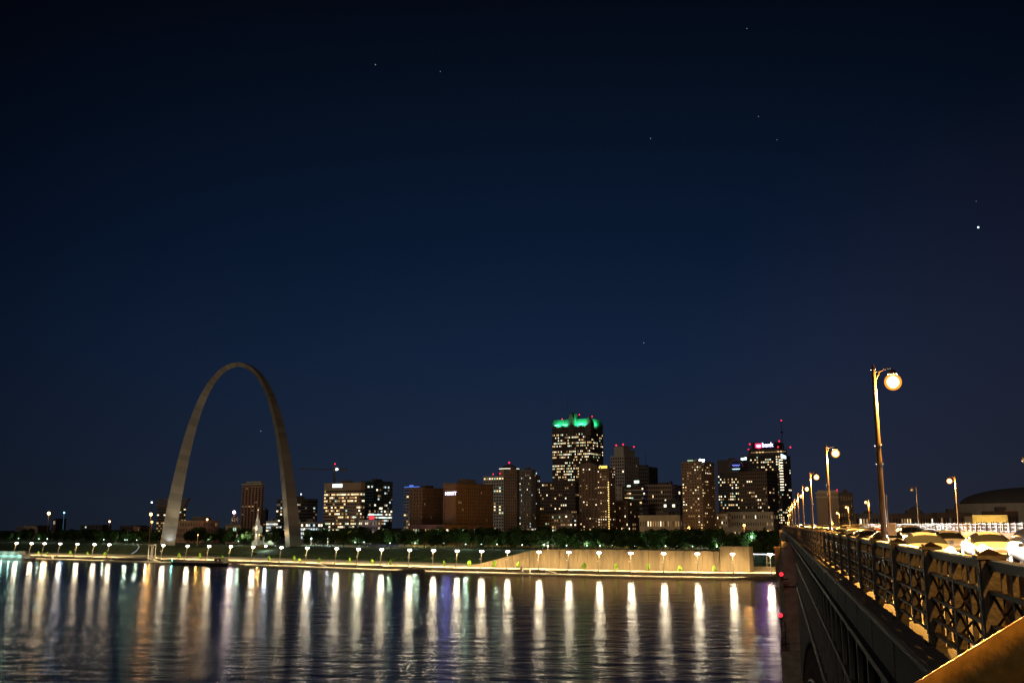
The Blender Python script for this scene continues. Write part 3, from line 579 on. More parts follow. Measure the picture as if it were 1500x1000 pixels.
RL = [(24, 'leftmost riverside lamp, behind the lit riverboat'), (46, 'riverside lamp beyond the right end of the lit riverboat'), (65, 'riverside lamp just below the tall orange mast lamp'), (88, 'riverside lamp just below the thin blue mast lamp'),
      (113, 'riverside lamp between the blue mast lamp and the pale hillside path'), (138, 'riverside lamp standing in the middle of the dark lawn left of the arch'), (160, 'riverside lamp below the low distant orange lamp'), (239, 'riverside lamp right in front of the left arch leg'),
      (274.5, 'first riverside lamp right of the left arch leg'), (306, 'riverside lamp between the barge end and the low striped building'), (338, 'riverside lamp directly behind the barge cabin'), (370.5, 'riverside lamp in front of the tall hotel tower and white church'),
      (412, 'riverside lamp in front of the right arch leg'), (450, 'riverside lamp just right of the right arch leg'), (493, 'riverside lamp in front of the banded office block'), (525, 'riverside lamp in front of the right edge of the banded office block'),
      (559, 'riverside lamp in front of the dark glass office block'), (600, 'riverside lamp in front of the blue-white lit end block'), (635, 'riverside lamp in front of the brown hotel wing without lettering'), (669.5, 'riverside lamp below the hotel lettering'),
      (705.5, 'riverside lamp where the flood wall begins to rise'), (743.5, 'riverside lamp in front of the sloping top of the flood wall'), (789.5, 'first riverside lamp before the full-height flood wall'), (833, 'riverside lamp below the green-topped skyscraper'),
      (877.5, 'riverside lamp on the flood wall below the yellow rooftop sign'), (924, 'riverside lamp below the dark hooded block'), (972, 'riverside lamp below the left part of the broad tan gridded block'), (1021.5, 'riverside lamp below the lamp-topped apartment tower'),
      (1073, 'riverside lamp in front of the raised wall bastion'), (1128, 'riverside lamp nearest the bridge pier, right of the flood wall')]
heads = {1128: 12.0}
for i, (px, lab) in enumerate(RL):
    o = rl if i == 0 else copytree(rl)
    # find base so the head projects to px
    b0 = px
    for _ in range(6):
        p = shore(b0, 8.2, 8); hx = proj((p.x + LEAN.x, p.y + LEAN.y, 14.8))[0]; b0 += px - hx
    p = shore(b0, 8.2, 8); o.location = (p.x, p.y, .95); o['label'] = lab
    pw = rnd.uniform(.8, 1.2) * (1.0 if px > 200 else .8)
    plight(o, (LEAN.x, LEAN.y, 14.6), (1, .85, .55), 9500 * pw, 1.7)
    spot((LEAN.x, LEAN.y, 13.8), (LEAN.x + .5 * 9, LEAN.y + .866 * 9, 0), (1, .77, .42), 125000 * pw, R(158), o, 1.0, .5)

# young trees on the promenade
def crown_mesh(name, R0, Hh, n, leaf, seed, m, cone=False, zc=0.0):
    r = random.Random(seed); vs = []; fs = []
    cl = []
    for _ in range(9 if not cone else 5):
        a = r.uniform(0, 6.28); q = r.uniform(.1, .62); cl.append((q * R0 * math.cos(a), q * R0 * math.sin(a), r.uniform(-.28, .34) * Hh, r.uniform(.38, .62)))
    for _ in range(n):
        c = r.choice(cl)
        while True:
            v = Vector((r.uniform(-1, 1), r.uniform(-1, 1), r.uniform(-1, 1)))
            if .25 < v.length < 1: break
        v = v.normalized() * v.length ** .4
        p = Vector((c[0] + v.x * R0 * c[3], c[1] + v.y * R0 * c[3], zc + c[2] + v.z * Hh * .5 * c[3]))
        if cone: p.x *= (1 - .8 * max(0, (p.z - zc) / Hh)); p.y *= (1 - .8 * max(0, (p.z - zc) / Hh))
        u = Vector((r.uniform(-1, 1), r.uniform(-1, 1), r.uniform(-1, 1))).normalized(); w = u.orthogonal().normalized(); k = len(vs); s_ = leaf * r.uniform(.6, 1.3)
        vs += [p - u * s_ - w * s_ * .6, p + u * s_ - w * s_ * .3, p + u * s_ * .6 + w * s_, p - u * s_ * .4 + w * s_ * .7]; fs.append((k, k + 1, k + 2, k + 3))
    me = bpy.data.meshes.new(name); me.from_pydata(vs, [], fs); me.materials.append(m); return me
m_leaf = mat('dark tree leaves', (.022, .048, .010), .85, .5, .15, col2=(.035, .07, .015), spec=.2)
m_young = mat('bright young leaves', (.30, .50, .03), .7, .3, .6)
m_bark = mat('bark', (.06, .045, .03), .9, .3, 2)
def trunk_mesh(h, r, seed):
    q = random.Random(seed); b = MB(); b.tube([(0, 0, 0), (q.uniform(-.2, .2), 0, h * .5), (q.uniform(-.3, .3), q.uniform(-.3, .3), h)], [r, r * .8, r * .55], 7)
    for k in range(5):
        a = q.uniform(0, 6.28); z = h * q.uniform(.6, .95); b.tube([(0, 0, z), (math.cos(a) * h * .22, math.sin(a) * h * .22, z + h * .28), (math.cos(a) * h * .4, math.sin(a) * h * .4, z + h * .42)], [r * .5, r * .3, r * .12], 5)
    return b.mesh('trunk', m_bark)
yc = [crown_mesh('crown', 1.7, 4.2, 420, .3, 50 + k, m_young, True, 3.0) for k in range(3)]
yt_ = trunk_mesh(1.7, .12, 3)
YT = [29, 34, 56, 69, 103, 128, 153, 262, 293, 325, 394, 431, 439, 468, 512.6, 545, 572, 651, 687, 725, 758.6, 855, 902, 950, 996, 1046]
for i, px in enumerate(YT):
    t = 16 if px < 700 else 17
    p = shore(px, t, 5)
    where = 'on the promenade left of the arch' if px < 240 else 'on the promenade between the arch legs' if px < 420 else 'on the promenade in front of the dark lawn' if px < 680 else 'in front of the tan flood wall'
    o = thing('young_tree', 'small bright yellow-green young tree ' + where, 'young tree', (p.x, p.y, 3.2), rnd.uniform(0, 6), 'young trees ' + where)
    s_ = rnd.uniform(.8, 1.15); o.scale = (s_, s_, s_)
    if px in (34, 69, 439, 468, 572): o.scale = (.8, .8, .8)
    put('trunk', yt_, o); put('crown', yc[i % 3], o)

# ================================================================== PARK TREES
crowns = [crown_mesh('crown', 6.8, 13.0, 1500, .62, k, m_leaf, False, 9.5) for k in range(6)]
trunks = [trunk_mesh(7, .38, 20 + k) for k in range(3)]
ZONES = [(0, 'left of the arch'), (250, 'seen between the arch legs'), (440, 'behind the lawn below the office blocks'), (590, 'in front of the brown hotel'), (735, 'below the tall towers'), (940, 'behind the flood wall near the bridge')]
def zone(px):
    z = ZONES[0][1]
    for a, b in ZONES:
        if px >= a: z = b
    return z
ntree = 0
for row, (t0, step, hs) in enumerate(((165, 9.0, .95), (205, 10.5, 1.05), (262, 12.5, 1.1))):
    px = -10 + row * 3
    while px < 1150:
        q = px + rnd.uniform(-3, 3); t = t0 + rnd.uniform(-14, 16)
        if 1104 < q and row == 0: t -= 60
        gap = (232 < q < 268 or 408 < q < 446) and t < 215
        try: p = shore(q, t, 12)
        except ValueError: px += step; continue
        hh = hs * (rnd.uniform(.72, 1.12))
        if q < 240: hh *= .82
        if not gap:
            o = thing('park_tree', 'dark leafy park tree in the belt ' + zone(q), 'tree', (p.x, p.y, 12.4 if t > 140 else 9), rnd.uniform(0, 6.28), 'dark park trees ' + zone(q))
            o.scale = (hh * rnd.uniform(.9, 1.15), hh * rnd.uniform(.9, 1.15), hh)
            put('trunk', trunks[ntree % 3], o); put('crown', crowns[rnd.randrange(6)], o); ntree += 1
        px += step * rnd.uniform(.75, 1.3)
# low shrubs on the embankment slope
m_shrub = mat('shrub leaves', (.04, .085, .02), .85, .4, .3)
sm = [crown_mesh('crown', 2.6, 3.0, 260, .42, 80 + k, m_shrub, False, .9) for k in range(4)]
k = 0
for px in list(range(306, 420, 7)) + list(range(440, 680, 8)):
    p = shore(px + rnd.uniform(-3, 3), rnd.uniform(76, 92), 5)
    z = 3.8 + max(0, (rnd.uniform(76, 92) - 76)) * .09
    w_ = 'between the arch legs' if px < 440 else 'at the foot of the dark lawn slope'
    o = thing('shrub', 'low green shrub ' + w_, 'shrub', (p.x, p.y, z), rnd.uniform(0, 6), 'shrubs ' + w_); s_ = rnd.uniform(.6, 1.3); o.scale = (s_ * 1.3, s_, s_ * .8)
    put('crown', sm[k % 4], o); k += 1

# park lamps among the trees
m_pl = glow('park lamp light', (.72, 1, .8), 5)
pk = thing('park_lamp', '', 'park lamp', (0, 0, 0), 0, 'small park lamps among the trees')
mb = MB(); mb.tube([(0, 0, 0), (0, 0, 4.2)], [.12, .08], 6); mb.build('post', m_dark, pk)
mb = MB(); mb.sph((0, 0, 4.5), .42, 8, 6); mb.build('globe', m_pl, pk)
PK = [(27, 778), (57, 782), (69, 783), (152, 789), (168, 790), (183, 789), (186, 792), (200, 791), (305, 790), (349, 791), (402, 795), (520, 795), (533, 796), (571, 795), (608, 795), (612, 794), (650, 793), (682, 792), (705, 797), (728, 790), (765, 790), (797, 791), (830, 789), (860, 793), (879, 795),
      (897, 793), (930, 791), (950, 790), (975, 795), (992, 790), (1015, 793), (1050, 794), (1100, 786)]
first = True
for px, py in PK:
    t = rnd.choice([150, 155, 160, 185]); 
    p = shore(px, t, 14)
    o = pk if first else copytree(pk); first = False
    o.location = (p.x, p.y, 12.4); o['label'] = 'small greenish white park lamp ' + zone(px); o['group'] = 'park lamps ' + zone(px)
    plight(o, (0, 0, 4.9), (.72, 1, .72), rnd.uniform(3000, 8500), .4)
# bigger named lights
def polelamp(name, label, px, py, Y, zb, col, es, r, power, pcol=None, group=None):
    p = aty(px, py, Y); o = thing(name, label, 'street lamp', (p.x, p.y, zb), 0, group)
    mb = MB(); mb.tube([(0, 0, 0), (0, 0, p.z - zb)], [.5, .3], 6); mb.build('post', m_crane if pcol is None else pcol, o)
    mb = MB(); mb.sph((0, 0, p.z - zb), r, 10, 6); mb.build('lamp_head', glow(label[:30] + ' glow', col, es), o)
    if power: plight(o, (0, -r - 1, p.z - zb + .2), col, power, r)
    return o
OR = (1, .5, .12)
polelamp('mast_lamp', 'tall orange mast lamp on the far left skyline', 71.5, 751.5, 1500, 14, (1, .55, .18), 10, 2.2, 9000)
polelamp('mast_lamp', 'thin blue-white mast lamp right of the tall orange one', 94, 750.5, 1500, 14, (.25, .6, 1), 4, 1.2, 5000, glow('blue lit post', (.1, .35, .6), .25))
polelamp('mast_lamp', 'low distant orange mast lamp left of the arch', 160.5, 763.5, 1500, 14, (1, .5, .25), 6, 1.5, 3000)
polelamp('mast_lamp', 'bright orange mast lamp just left of the stepped office block', 221, 753, 1150, 13, OR, 12, 1.7, 9000)
polelamp('mast_lamp', 'smaller orange lamp below the bright one left of the stepped office', 222.5, 764, 1250, 13, OR, 7, 1.3, 4000)
polelamp('mast_lamp', 'small white light high above the stepped office edge', 222.5, 735.5, 1400, 13, (.8, .9, 1), 8, 1.1, 0)
polelamp('mast_lamp', 'pinkish lamp left of the hotel tower', 343, 749.8, 1190, 13, (1, .72, .95), 12, 1.7, 6000)
polelamp('mast_lamp', 'small orange lamp above the striped low building', 303.5, 760.5, 1200, 13, (1, .6, .25), 6, 1.2, 4000)
polelamp('mast_lamp', 'bright bluish white lamp in the park before the right arch leg', 389.5, 799.5, 1010, 12.4, (.85, .95, 1), 25, 1.0, 5000)
polelamp('mast_lamp', 'white light on a pole above the block behind the right arch leg', 441, 723.5, 1240, 60, (.8, .95, 1), 4, .8, 0)
polelamp('mast_lamp', 'blue lamp right of the pale low building', 568.5, 779.5, 1100, 13, (.08, .15, 1), 8, 1.7, 25000)
polelamp('street_light', 'orange street light among trees at the foot of the brown hotel', 612, 786, 1050, 12.5, OR, 8, .9, 26000)
polelamp('street_light', 'orange street light left of the hotel foot', 605, 781, 1085, 12.5, OR, 5, .7, 26000)
polelamp('street_light', 'orange street light below the lettered hotel wing', 652, 781, 1085, 12.5, OR, 4, .7, 26000)
polelamp('street_light', 'orange street light right of the lettered hotel wing', 690, 783, 1060, 12.5, OR, 3, .6, 26000)
polelamp('street_light', 'orange street light at the foot of the lamp-topped apartments', 1009.5, 773, 980, 12.5, OR, 12, 1.3, 26000)
polelamp('street_light', 'orange street light in front of the low modern pavilion', 1090, 769, 860, 12.5, OR, 8, 1.0, 9000)
polelamp('street_light', 'white park light behind the flood wall below the dark grey tower', 802.5, 799, 880, 12.5, (.9, .97, 1), 12, .6, 5000)
polelamp('street_light', 'cool white light at the right foot of the lamp-topped apartments', 1043, 780, 970, 12.5, (.8, .95, 1), 14, 1.2, 26000)
polelamp('street_light', 'greenish light in the trees right of the pavilion foot', 1101, 786, 800, 12.5, (.55, 1, .85), 8, .8, 9000)
for k, (px, c) in enumerate(((456, (.8, .95, 1)), (463, (.8, .95, 1)), (480, (.8, .95, 1)), (487, (.8, .95, 1)))):
    polelamp('street_light', ['first', 'second', 'third', 'fourth'][k] + ' from the left of four white floodlights below the banded office', px, 788.5, 1090, 12.5, c, 12, .9, 12000, None, 'four floodlights below the banded office')
for k, (px, py, lab) in enumerate(((730, 781, 'dim orange street light hidden under the trees below the drum-topped tower'), (800, 781, 'dim orange street light at the foot of the tan mid-rise'), (866, 779, 'orange street light at the foot of the gabled apartment tower'),
        (912, 779, 'orange street light at the foot of the brown mid-rise'), (960, 779, 'dim street light in front of the long low cream building'), (1060, 778, 'dim street light right of the lamp-topped apartments'), (1125, 777, 'orange street light beside the bridge abutment'),
        (380, 783, 'orange street light at the foot of the hotel tower'), (510, 783, 'orange street light at the foot of the banded office block'), (290, 783, 'orange street light in front of the striped low building'))):
    polelamp('street_light', lab, px, py, 1060 if px < 900 else 1010, 12.5, OR, 2, .45, 16000 if px > 395 else 5000)

# ================================================================== FAR SHORE DETAILS
def rot_at(p, z): return (p.x, p.y, z)
TA = math.atan2(-.5, .866)
# barge with cabin
p = shore(290, -9, 0); bg_ = thing('barge', 'long low dark moored barge in front of the arch', 'barge', (p.x, p.y, 0), TA - R(1))
m_hull = mat('black barge hull', (.012, .013, .014), .6, .2, 1)
mb = MB(); mb.prism([(-30, 2.0), (-28, .1), (-27, -.5), (31, -.5), (32, .1), (34, 2.0)], -4, 4); mb.build('hull', m_hull, bg_)
mb = MB(); mb.box(-29, 33, -3.9, 3.9, 2.02, 2.25); mb.build('deck', mat('rusty deck', (.16, .08, .05), .8, .3, .6), bg_)
cb = MB(); cb.box(22, 33, -2.5, 2.5, 2.25, 5.6); cb.build('cabin', mat('cream cabin paint', (.30, .29, .22), .7, .2, 1), bg_)
mb = MB(); mb.box(21.4, 33.8, -3, 3, 5.6, 6.0); mb.build('cabin_roof', m_dark, bg_)
for k in range(4): mb = MB(); mb.box(23.5 + k * 2.4, 24.8 + k * 2.4, -2.62, -2.5, 3.9, 5.0); mb.build('window', m_glass if k % 2 == 0 else LIT['dim'], bg_)
mb = MB(); mb.sph((-28.5, -3.5, 4), .5); mb.tube([(-28.5, -3.5, 2.2), (-28.5, -3.5, 3.8)], .12); mb.build('deck_light', glow('teal deck light', (.1, .9, .75), 6), bg_)
plight(bg_, (-28.5, -4.2, 4.2), (.2, 1, .8), 700, .4)
p = shore(345, -7, 0); sk = thing('workboat', 'small pale workboat moored right of the barge cabin', 'boat', (p.x, p.y, 0), TA)
mb = MB(); mb.prism([(-7, 1.3), (-6.2, -.3), (7, -.3), (9, 1.6)], -1.8, 1.8); mb.build('hull', WC['cream'], sk)
mb = MB(); mb.box(-3, 3, -1.2, 1.2, 1.3, 2.6); mb.box(-3.3, 3.3, -1.4, 1.4, 2.6, 2.75); mb.build('wheelhouse', WC['tan'], sk)
# riverboat at far left
p = shore(14, -10, 0); rb = thing('riverboat', 'long low riverboat with teal-white deck lights at the left edge', 'boat', (p.x, p.y, 0), TA)
mb = MB(); mb.prism([(-50, 1.5), (-48, -.4), (30, -.4), (34, 1.8)], -6, 6); mb.build('hull', WC['white'], rb)
mb = MB(); mb.box(-46, 26, -4.5, 4.5, 1.8, 4.6); mb.box(-40, 18, -4, 4, 5.0, 7.6); mb.build('deckhouse', WC['white'], rb)
mb = MB(); mb.box(-48, 28, -5.4, 5.4, 4.62, 4.98); mb.box(-42, 20, -5, 5, 7.62, 7.9); mb.build('awning', WC['white'], rb)
for k in range(22): mb = MB(); mb.box(-45 + k * 3.2, -43 + k * 3.2, -4.66, -4.5, 2.5, 4.0); mb.build('window', glow('teal deck window', (.35, 1, .85), .9), rb)
for k in range(6): plight(rb, (-38 + k * 12, -7.5, 4.2), (.5, 1, .85), 900, .4)
# gangway frame
p = shore(222, 6, 0); gw = thing('gangway_frame', 'white lit gangway gantry with ramp left of the arch at the wharf edge', 'gangway', (p.x, p.y, .9), TA)
mb = MB(); [mb.tube([(x, y, 0), (x, y, 15)], .35, 6) for x in (-3, 2.5) for y in (-1.5, 1.5)]; mb.build('post', m_pole, gw)
mb = MB(); mb.tube([(-5.5, 0, 14), (4.5, 0, 15.6)], .35, 6); mb.tube([(-3, -1.5, 15), (-3, 1.5, 15)], .3, 6); mb.tube([(2.5, -1.5, 15), (2.5, 1.5, 15)], .3, 6); mb.build('crossbeam', m_pole, gw)
mb = MB(); mb.box(-3, 9, -2, 2, 3.2, 3.6); mb.prism([(-3, 3.2), (9, .2), (9, 0), (-3, 2.6)], -2.2, 2.2); mb.build('ramp', m_wharf, gw)
plight(gw, (-1, -6, 6), (1, .9, .7), 2500, .4)
# stairs on the river wall
m_stair = mat('pale stair concrete', (.42, .37, .28), .8, .15, 1)
for px, d_, lab in ((163, -1, 'pale stair down the river wall at the far left'), (78, -1, 'pale stair beside the riverboat on the river wall'), (467, 1, 'pale stair on the river wall below the banded office'), (777, -1, 'left one of the paired pale stairs at the flood wall'), (800, 1, 'right one of the paired pale stairs at the flood wall')):
    p = shore(px, 8.8, 2); s = thing('stairway', lab, 'stairs', (p.x, p.y, .9), TA, 'stairs on the river wall')
    mb = MB()
    for k in range(12): x = d_ * (k * .75); mb.box(min(x, x + d_ * .8), max(x, x + d_ * .8), -1.6, .6, 0, 2.5 - k * .2)
    mb.build('steps', m_stair, s)
    mb = MB(); mb.tube([(0, -1.5, 3.5), (d_ * 9, -1.5, 1.1)], .08, 5); mb.tube([(0, -1.5, 2.4), (0, -1.5, 3.5)], .08, 5); mb.tube([(d_ * 9, -1.5, .1), (d_ * 9, -1.5, 1.1)], .08, 5); mb.build('handrail', m_pole, s)
p = shore(764, 8.6, 2); pl = thing('wall_pylon', 'pale square pylon on the river wall left of the paired stairs', 'pylon', (p.x, p.y, .9), TA)
mb = MB(); mb.box(-.9, .9, -.9, .9, 0, 3.6); mb.box(-1.2, 1.2, -1.2, 1.2, 3.6, 4.0); mb.build('shaft', m_stair, pl)
# hillside ramp with lit edge at left
p0 = shore(193, 74, 4); p1 = shore(201, 130, 12)
rp = thing('lit_ramp', 'curved pale lit stair path climbing the lawn left of the arch', 'path stair')
mb = MB(); mb.tube([(p0.x, p0.y, 4.6), (p0.x * .7 + p1.x * .3 + 3, p0.y * .7 + p1.y * .3, 6.8), (p0.x * .35 + p1.x * .65 + 4, p0.y * .35 + p1.y * .65, 10.2), (p1.x, p1.y, 13)], .35, 6); mb.build('handrail', glow('lit path edge', (.9, .95, 1), .35), rp)
# low boundary railing along the promenade top near the flood wall
rb_ = thing('promenade_railing', 'thin dark railing along the top of the river wall', 'railing')
mb = MB()
for z in (3.8, 4.3):
    P = [q + NV * 10 for q in SHORE[25:100]]
    mb.tube([(q.x, q.y, z) for q in P], .06, 4)
mb.build('rail', m_dark, rb_)
# curved dark landing ramps at the waterline
for px0, px1, lab in ((562, 622, 'low dark curved ramp at the waterline below the brown hotel'), (1062, 1138, 'low dark curved ramp at the waterline next to the bridge pier')):
    a = shore(px0, -1.2, 0); b = shore(px1, -1.2, 0); ln = (b - a).length
    o = thing('landing_ramp', lab, 'ramp', (a.x, a.y, 0), math.atan2(b.y - a.y, b.x - a.x))
    mb = MB(); mb.prism([(0, 0)] + [(ln * k / 12, .15 + 2.1 * math.sin(math.pi * k / 12 * .55 + .05) ** 1.5) for k in range(13)] + [(ln, 0)], -.6, .8); mb.build('slab', m_wall, o)
# canopy and low walls right of the flood wall
p = shore(1117, 45, 9); cn = thing('canopy', 'white-lit flat canopy between the flood wall and the bridge', 'canopy', (p.x, p.y, 3.4), TA)
mb = MB(); mb.box(-8, 14, -1, 1, 10.6, 11.3); mb.build('roof', glow('glowing canopy roof', (.9, .85, 1), 1.3), cn)  # roof slab itself glows, in place of white light falling on it
mb = MB(); [mb.tube([(x, 0, 0), (x, 0, 10.6)], .15, 6) for x in (-7, 3, 13)]; mb.build('post', m_pole, cn)
p = shore(1120, 38, 5); lw = thing('garden_wall', 'low tan garden wall right of the flood wall bastion', 'wall', (p.x, p.y, 3.4), TA)
mb = MB(); mb.box(-9, 22, 0, .8, 0, 1.2); mb.box(-9, 22, 4, 4.8, 0, 3.0); mb.build('wall', m_flood, lw)

# ================================================================== BRIDGE
BPH = math.atan(390 * CT / F)
EB = Vector((math.sin(BPH), math.cos(BPH)))
def brloc(a, s, z): return (a * math.cos(BPH) + s * math.sin(BPH), -a * math.sin(BPH) + s * math.cos(BPH), z)
def drop(s):
    return 0 if s < 390 else -((s - 390) ** 2) * 3.3e-4 if s < 560 else -9.5 - (s - 560) * .05
ZD = CAMZ - 1.60
m_deck = mat('bridge sidewalk concrete', (.20, .17, .12), .75, .3, 1.2)
m_road = mat('asphalt road', (.075, .068, .06), .38, .35, 1.4, bump=.2, spec=.5)
m_iron = mat('dark painted iron', (.020, .014, .010), .55, .6, 9, bump=.4, spec=.45)
m_fascia = mat('grey bridge fascia', (.11, .105, .095), .75, .28, 1.3, stretch=(1, 1, 2))
m_stone = mat('dark pier stone', (.22, .18, .135), .9, .45, .5, bump=.6)
m_under = mat('dark bridge steel', (.085, .075, .065), .5, .4, 1.5, spec=.4)
br = thing('bridge', 'long arched steel bridge with stone piers crossing the river at right', 'bridge', (0, 0, 0), -BPH)
ss = list(range(-14, 390, 20)) + list(range(390, 900, 15))
def sheet(x0, x1, zf, m, name, kind, parent=None, thick=0):
    mb = MB(); vs = []; fs = []
    for s in ss: vs += [(x0, s, ZD + zf + drop(s)), (x1, s, ZD + zf + drop(s))]
    for i in range(len(ss) - 1): fs.append((2 * i, 2 * i + 1, 2 * i + 3, 2 * i + 2))
    mb.add(vs, fs); o = mb.build(name, m, parent)
    if kind: tag(o, kind=kind); o.rotation_euler = (0, 0, -BPH)
    return o
def long(mb, x0, x1, z0, z1, s0=-14, s1=890):
    P = [s for s in ss if s0 <= s <= s1]; o = []
    vs = []; fs = []
    for s in P: d_ = drop(s); vs += [(x0, s, z0 + d_), (x1, s, z0 + d_), (x1, s, z1 + d_), (x0, s, z1 + d_)]
    n = len(P)
    for i in range(n - 1):
        for k in range(4): fs.append((i * 4 + k, i * 4 + 4 + k, i * 4 + 4 + (k + 1) % 4, i * 4 + (k + 1) % 4))
    fs += [(0, 1, 2, 3), tuple((n - 1) * 4 + k for k in (3, 2, 1, 0))]; mb.add(vs, fs)
XR, XB, XP, XFP, XFR = 1.92, 3.72, 4.36, 24.2, 27.1
sheet(2.02, XB, .004, m_deck, 'pavement', 'structure'); sheet(3.95, 24.4, -.12, m_road, 'road', 'structure'); sheet(24.4, 28.0, .006, m_deck, 'pavement', 'structure')
mb = MB(); long(mb, 1.80, 28.3, ZD - .75, ZD - .13); mb.build('deck', m_under, br)
mb = MB(); long(mb, 1.62, 1.80, ZD - .72, ZD - .015); long(mb, 1.55, 2.02, ZD - .012, ZD + .05); mb.build('fascia', m_fascia, br)
mb = MB(); long(mb, 1.50, 1.62, ZD - .85, ZD - .73); long(mb, 1.57, 1.62, ZD - .10, ZD - .02); mb.build('fascia_trim', m_iron, br)
mb = MB()
for k in range(60):
    s_ = 1.5 + k * 3.86; mb.box(1.605, 1.622, s_ - .03, s_ + .03, ZD - .72, ZD - .03)
    for z in (.62, .5, .38, .26, .14):
        for dy in (-.09, .09): mb.box(1.606, 1.62, s_ + dy - .012, s_ + dy + .012, ZD - z - .012, ZD - z + .012)
mb.build('fascia_joint', m_iron, br)
# white lane lines on the road
m_line = mat('worn white road paint', (.5, .48, .42), .6, .3, 2)
mb = MB()
for x in (7.6, 18.2):
    for s in range(6, 560, 12): mb.add([(x, s, ZD - .116 + drop(s)), (x + .12, s, ZD - .116 + drop(s)), (x + .12, s + 3, ZD - .116 + drop(s + 3)), (x, s + 3, ZD - .116 + drop(s + 3))], [(0, 1, 2, 3)])
ln_ = mb.build('road_marking', m_line); ln_.rotation_euler = (0, 0, -BPH); tag(ln_, kind='structure')
mb = MB()
for x in (12.8, 13.1):
    vs = []; fs = []
    for s in ss: vs += [(x, s, ZD - .115 + drop(s)), (x + .12, s, ZD - .115 + drop(s))]
    for i in range(len(ss) - 1): fs.append((2 * i, 2 * i + 1, 2 * i + 3, 2 * i + 2))
    mb.add(vs, fs)
ln_ = mb.build('road_marking', mat('worn yellow road paint', (.5, .33, .05), .6, .3, 2)); ln_.rotation_euler = (0, 0, -BPH); tag(ln_, kind='structure')
m_barrier = mat('brown concrete barrier', (.17, .115, .07), .8, .3, 1.2)
bar = thing('barrier', 'low brown concrete barrier between the near footway and the road', 'barrier', (0, 0, 0), -BPH)
mb = MB(); long(mb, XB, XB + .22, ZD - .1, ZD + .72); long(mb, XB - .04, XB + .27, ZD + .722, ZD + .80); mb.build('wall', m_barrier, bar)
bar2 = thing('barrier', 'low lit parapet under the far railing of the bridge', 'barrier', (0, 0, 0), -BPH)
mb = MB(); long(mb, XFR - .2, XFR + .2, ZD - .05, ZD + .62); mb.build('wall', mat('tan parapet', (.30, .22, .13), .8, .2, 1.0), bar2)
# near railing
nr = thing('bridge_railing', 'near ornate iron railing with square capped posts and crossed bars', 'railing', (0, 0, 0), -BPH)
PS = 3.86; S0 = 10.62 - 2 * PS
pm = MB(); pm.box(-.09, .09, -.10, .10, 0, 1.23); pm.box(-.125, .125, -.135, .135, 1.23, 1.265)
pm.add([(-.125, -.135, 1.265), (.125, -.135, 1.265), (.125, .135, 1.265), (-.125, .135, 1.265), (0, 0, 1.33)], [(0, 1, 4), (1, 2, 4), (2, 3, 4), (3, 0, 4)])
pm.box(-.15, .15, -.17, .17, 0, .03)
pm.box(-.105, -.09, -.06, .06, .15, 1.30)
for y in (-.12, .12):
    pm.sph((-.12, y, .045), .02, 6, 4)
pmesh = pm.mesh('post', m_iron)
def panel_mesh(L_):
    b = MB(); h = L_ - .2
    y0, y1 = .10, L_ - .10
    b.box(-.045, .045, y0, y1, 1.175, 1.215); b.box(-.025, .025, y0, y1, 1.13, 1.175)
    for z, t_h in ((.91, .04), (.60, .035), (.34, .035), (.16, .035)): b.box(-.045, .03, y0, y1, z, z + t_h)
    nmid = 2
    for k in (1, 2, 3):
        y = y0 + h * k / 4
        if k == 2: b.box(-.05, .05, y - .055, y + .055, .12, 1.13)
        else: b.box(-.02, .03, y - .03, y + .03, .12, 1.13)
    for k in range(1, 8, 2):
        y = y0 + h * k / 8; b.box(-.015, .025, y - .022, y + .022, .95, 1.13)
    for (za, zb) in ((.635, .91), (.375, .60)):
        for k in range(4):
            ya = y0 + h * k / 4 + .03; yb = y0 + h * (k + 1) / 4 - .03
            b.tube([(-.018, ya, za), (-.018, yb, zb)], .016, 4); b.tube([(.018, yb, za), (.018, ya, zb)], .016, 4)
            b.tube([(.0, (ya + yb) / 2, za), (0, (ya + yb) / 2, zb)], .012, 4)
    for k in range(8):
        ya = y0 + h * k / 8; b.tube([(0, ya, .195), (0, ya, .34)], .012, 4)
    return b.mesh('panel', m_iron)
pnl = panel_mesh(PS)
for i in range(96):
    s = S0 + i * PS
    put('post', pmesh, nr, (XR, s, ZD + .05 + drop(s)))
    put('panel', pnl, nr, (XR, s, ZD + .05 + drop(s)))
mb = MB()
for i in range(96, 230):
    s = S0 + i * PS; z = ZD + .05 + drop(s)
    mb.box(XR - .09, XR + .09, s - .1, s + .1, z, z + 1.3)
tag(mb.build('post', m_iron, nr), kind='stuff')
mb = MB()
for i in range(96, 229):
    s = S0 + i * PS; z = ZD + .05 + drop(s)
    for q in (1.16, .91, .60, .34, .16): mb.box(XR - .04, XR + .04, s + .1, s + PS - .1, z + q, z + q + .06)
    for k in range(1, 4): mb.box(XR - .03, XR + .03, s + PS * k / 4 - .04, s + PS * k / 4 + .04, z + .1, z + 1.14)
tag(mb.build('panel', m_iron, nr), kind='stuff')
mb = MB(); long(mb, XR - .03, XR + .05, ZD + .05 + 1.217, ZD + .05 + 1.232, 0, 350); mb.build('rail_cap', mat('rail cap in golden highlight tone', (.30, .20, .09), .35, .3, 3, metal=.6), nr)  # golden highlight along the top rail, put into the cap's colour
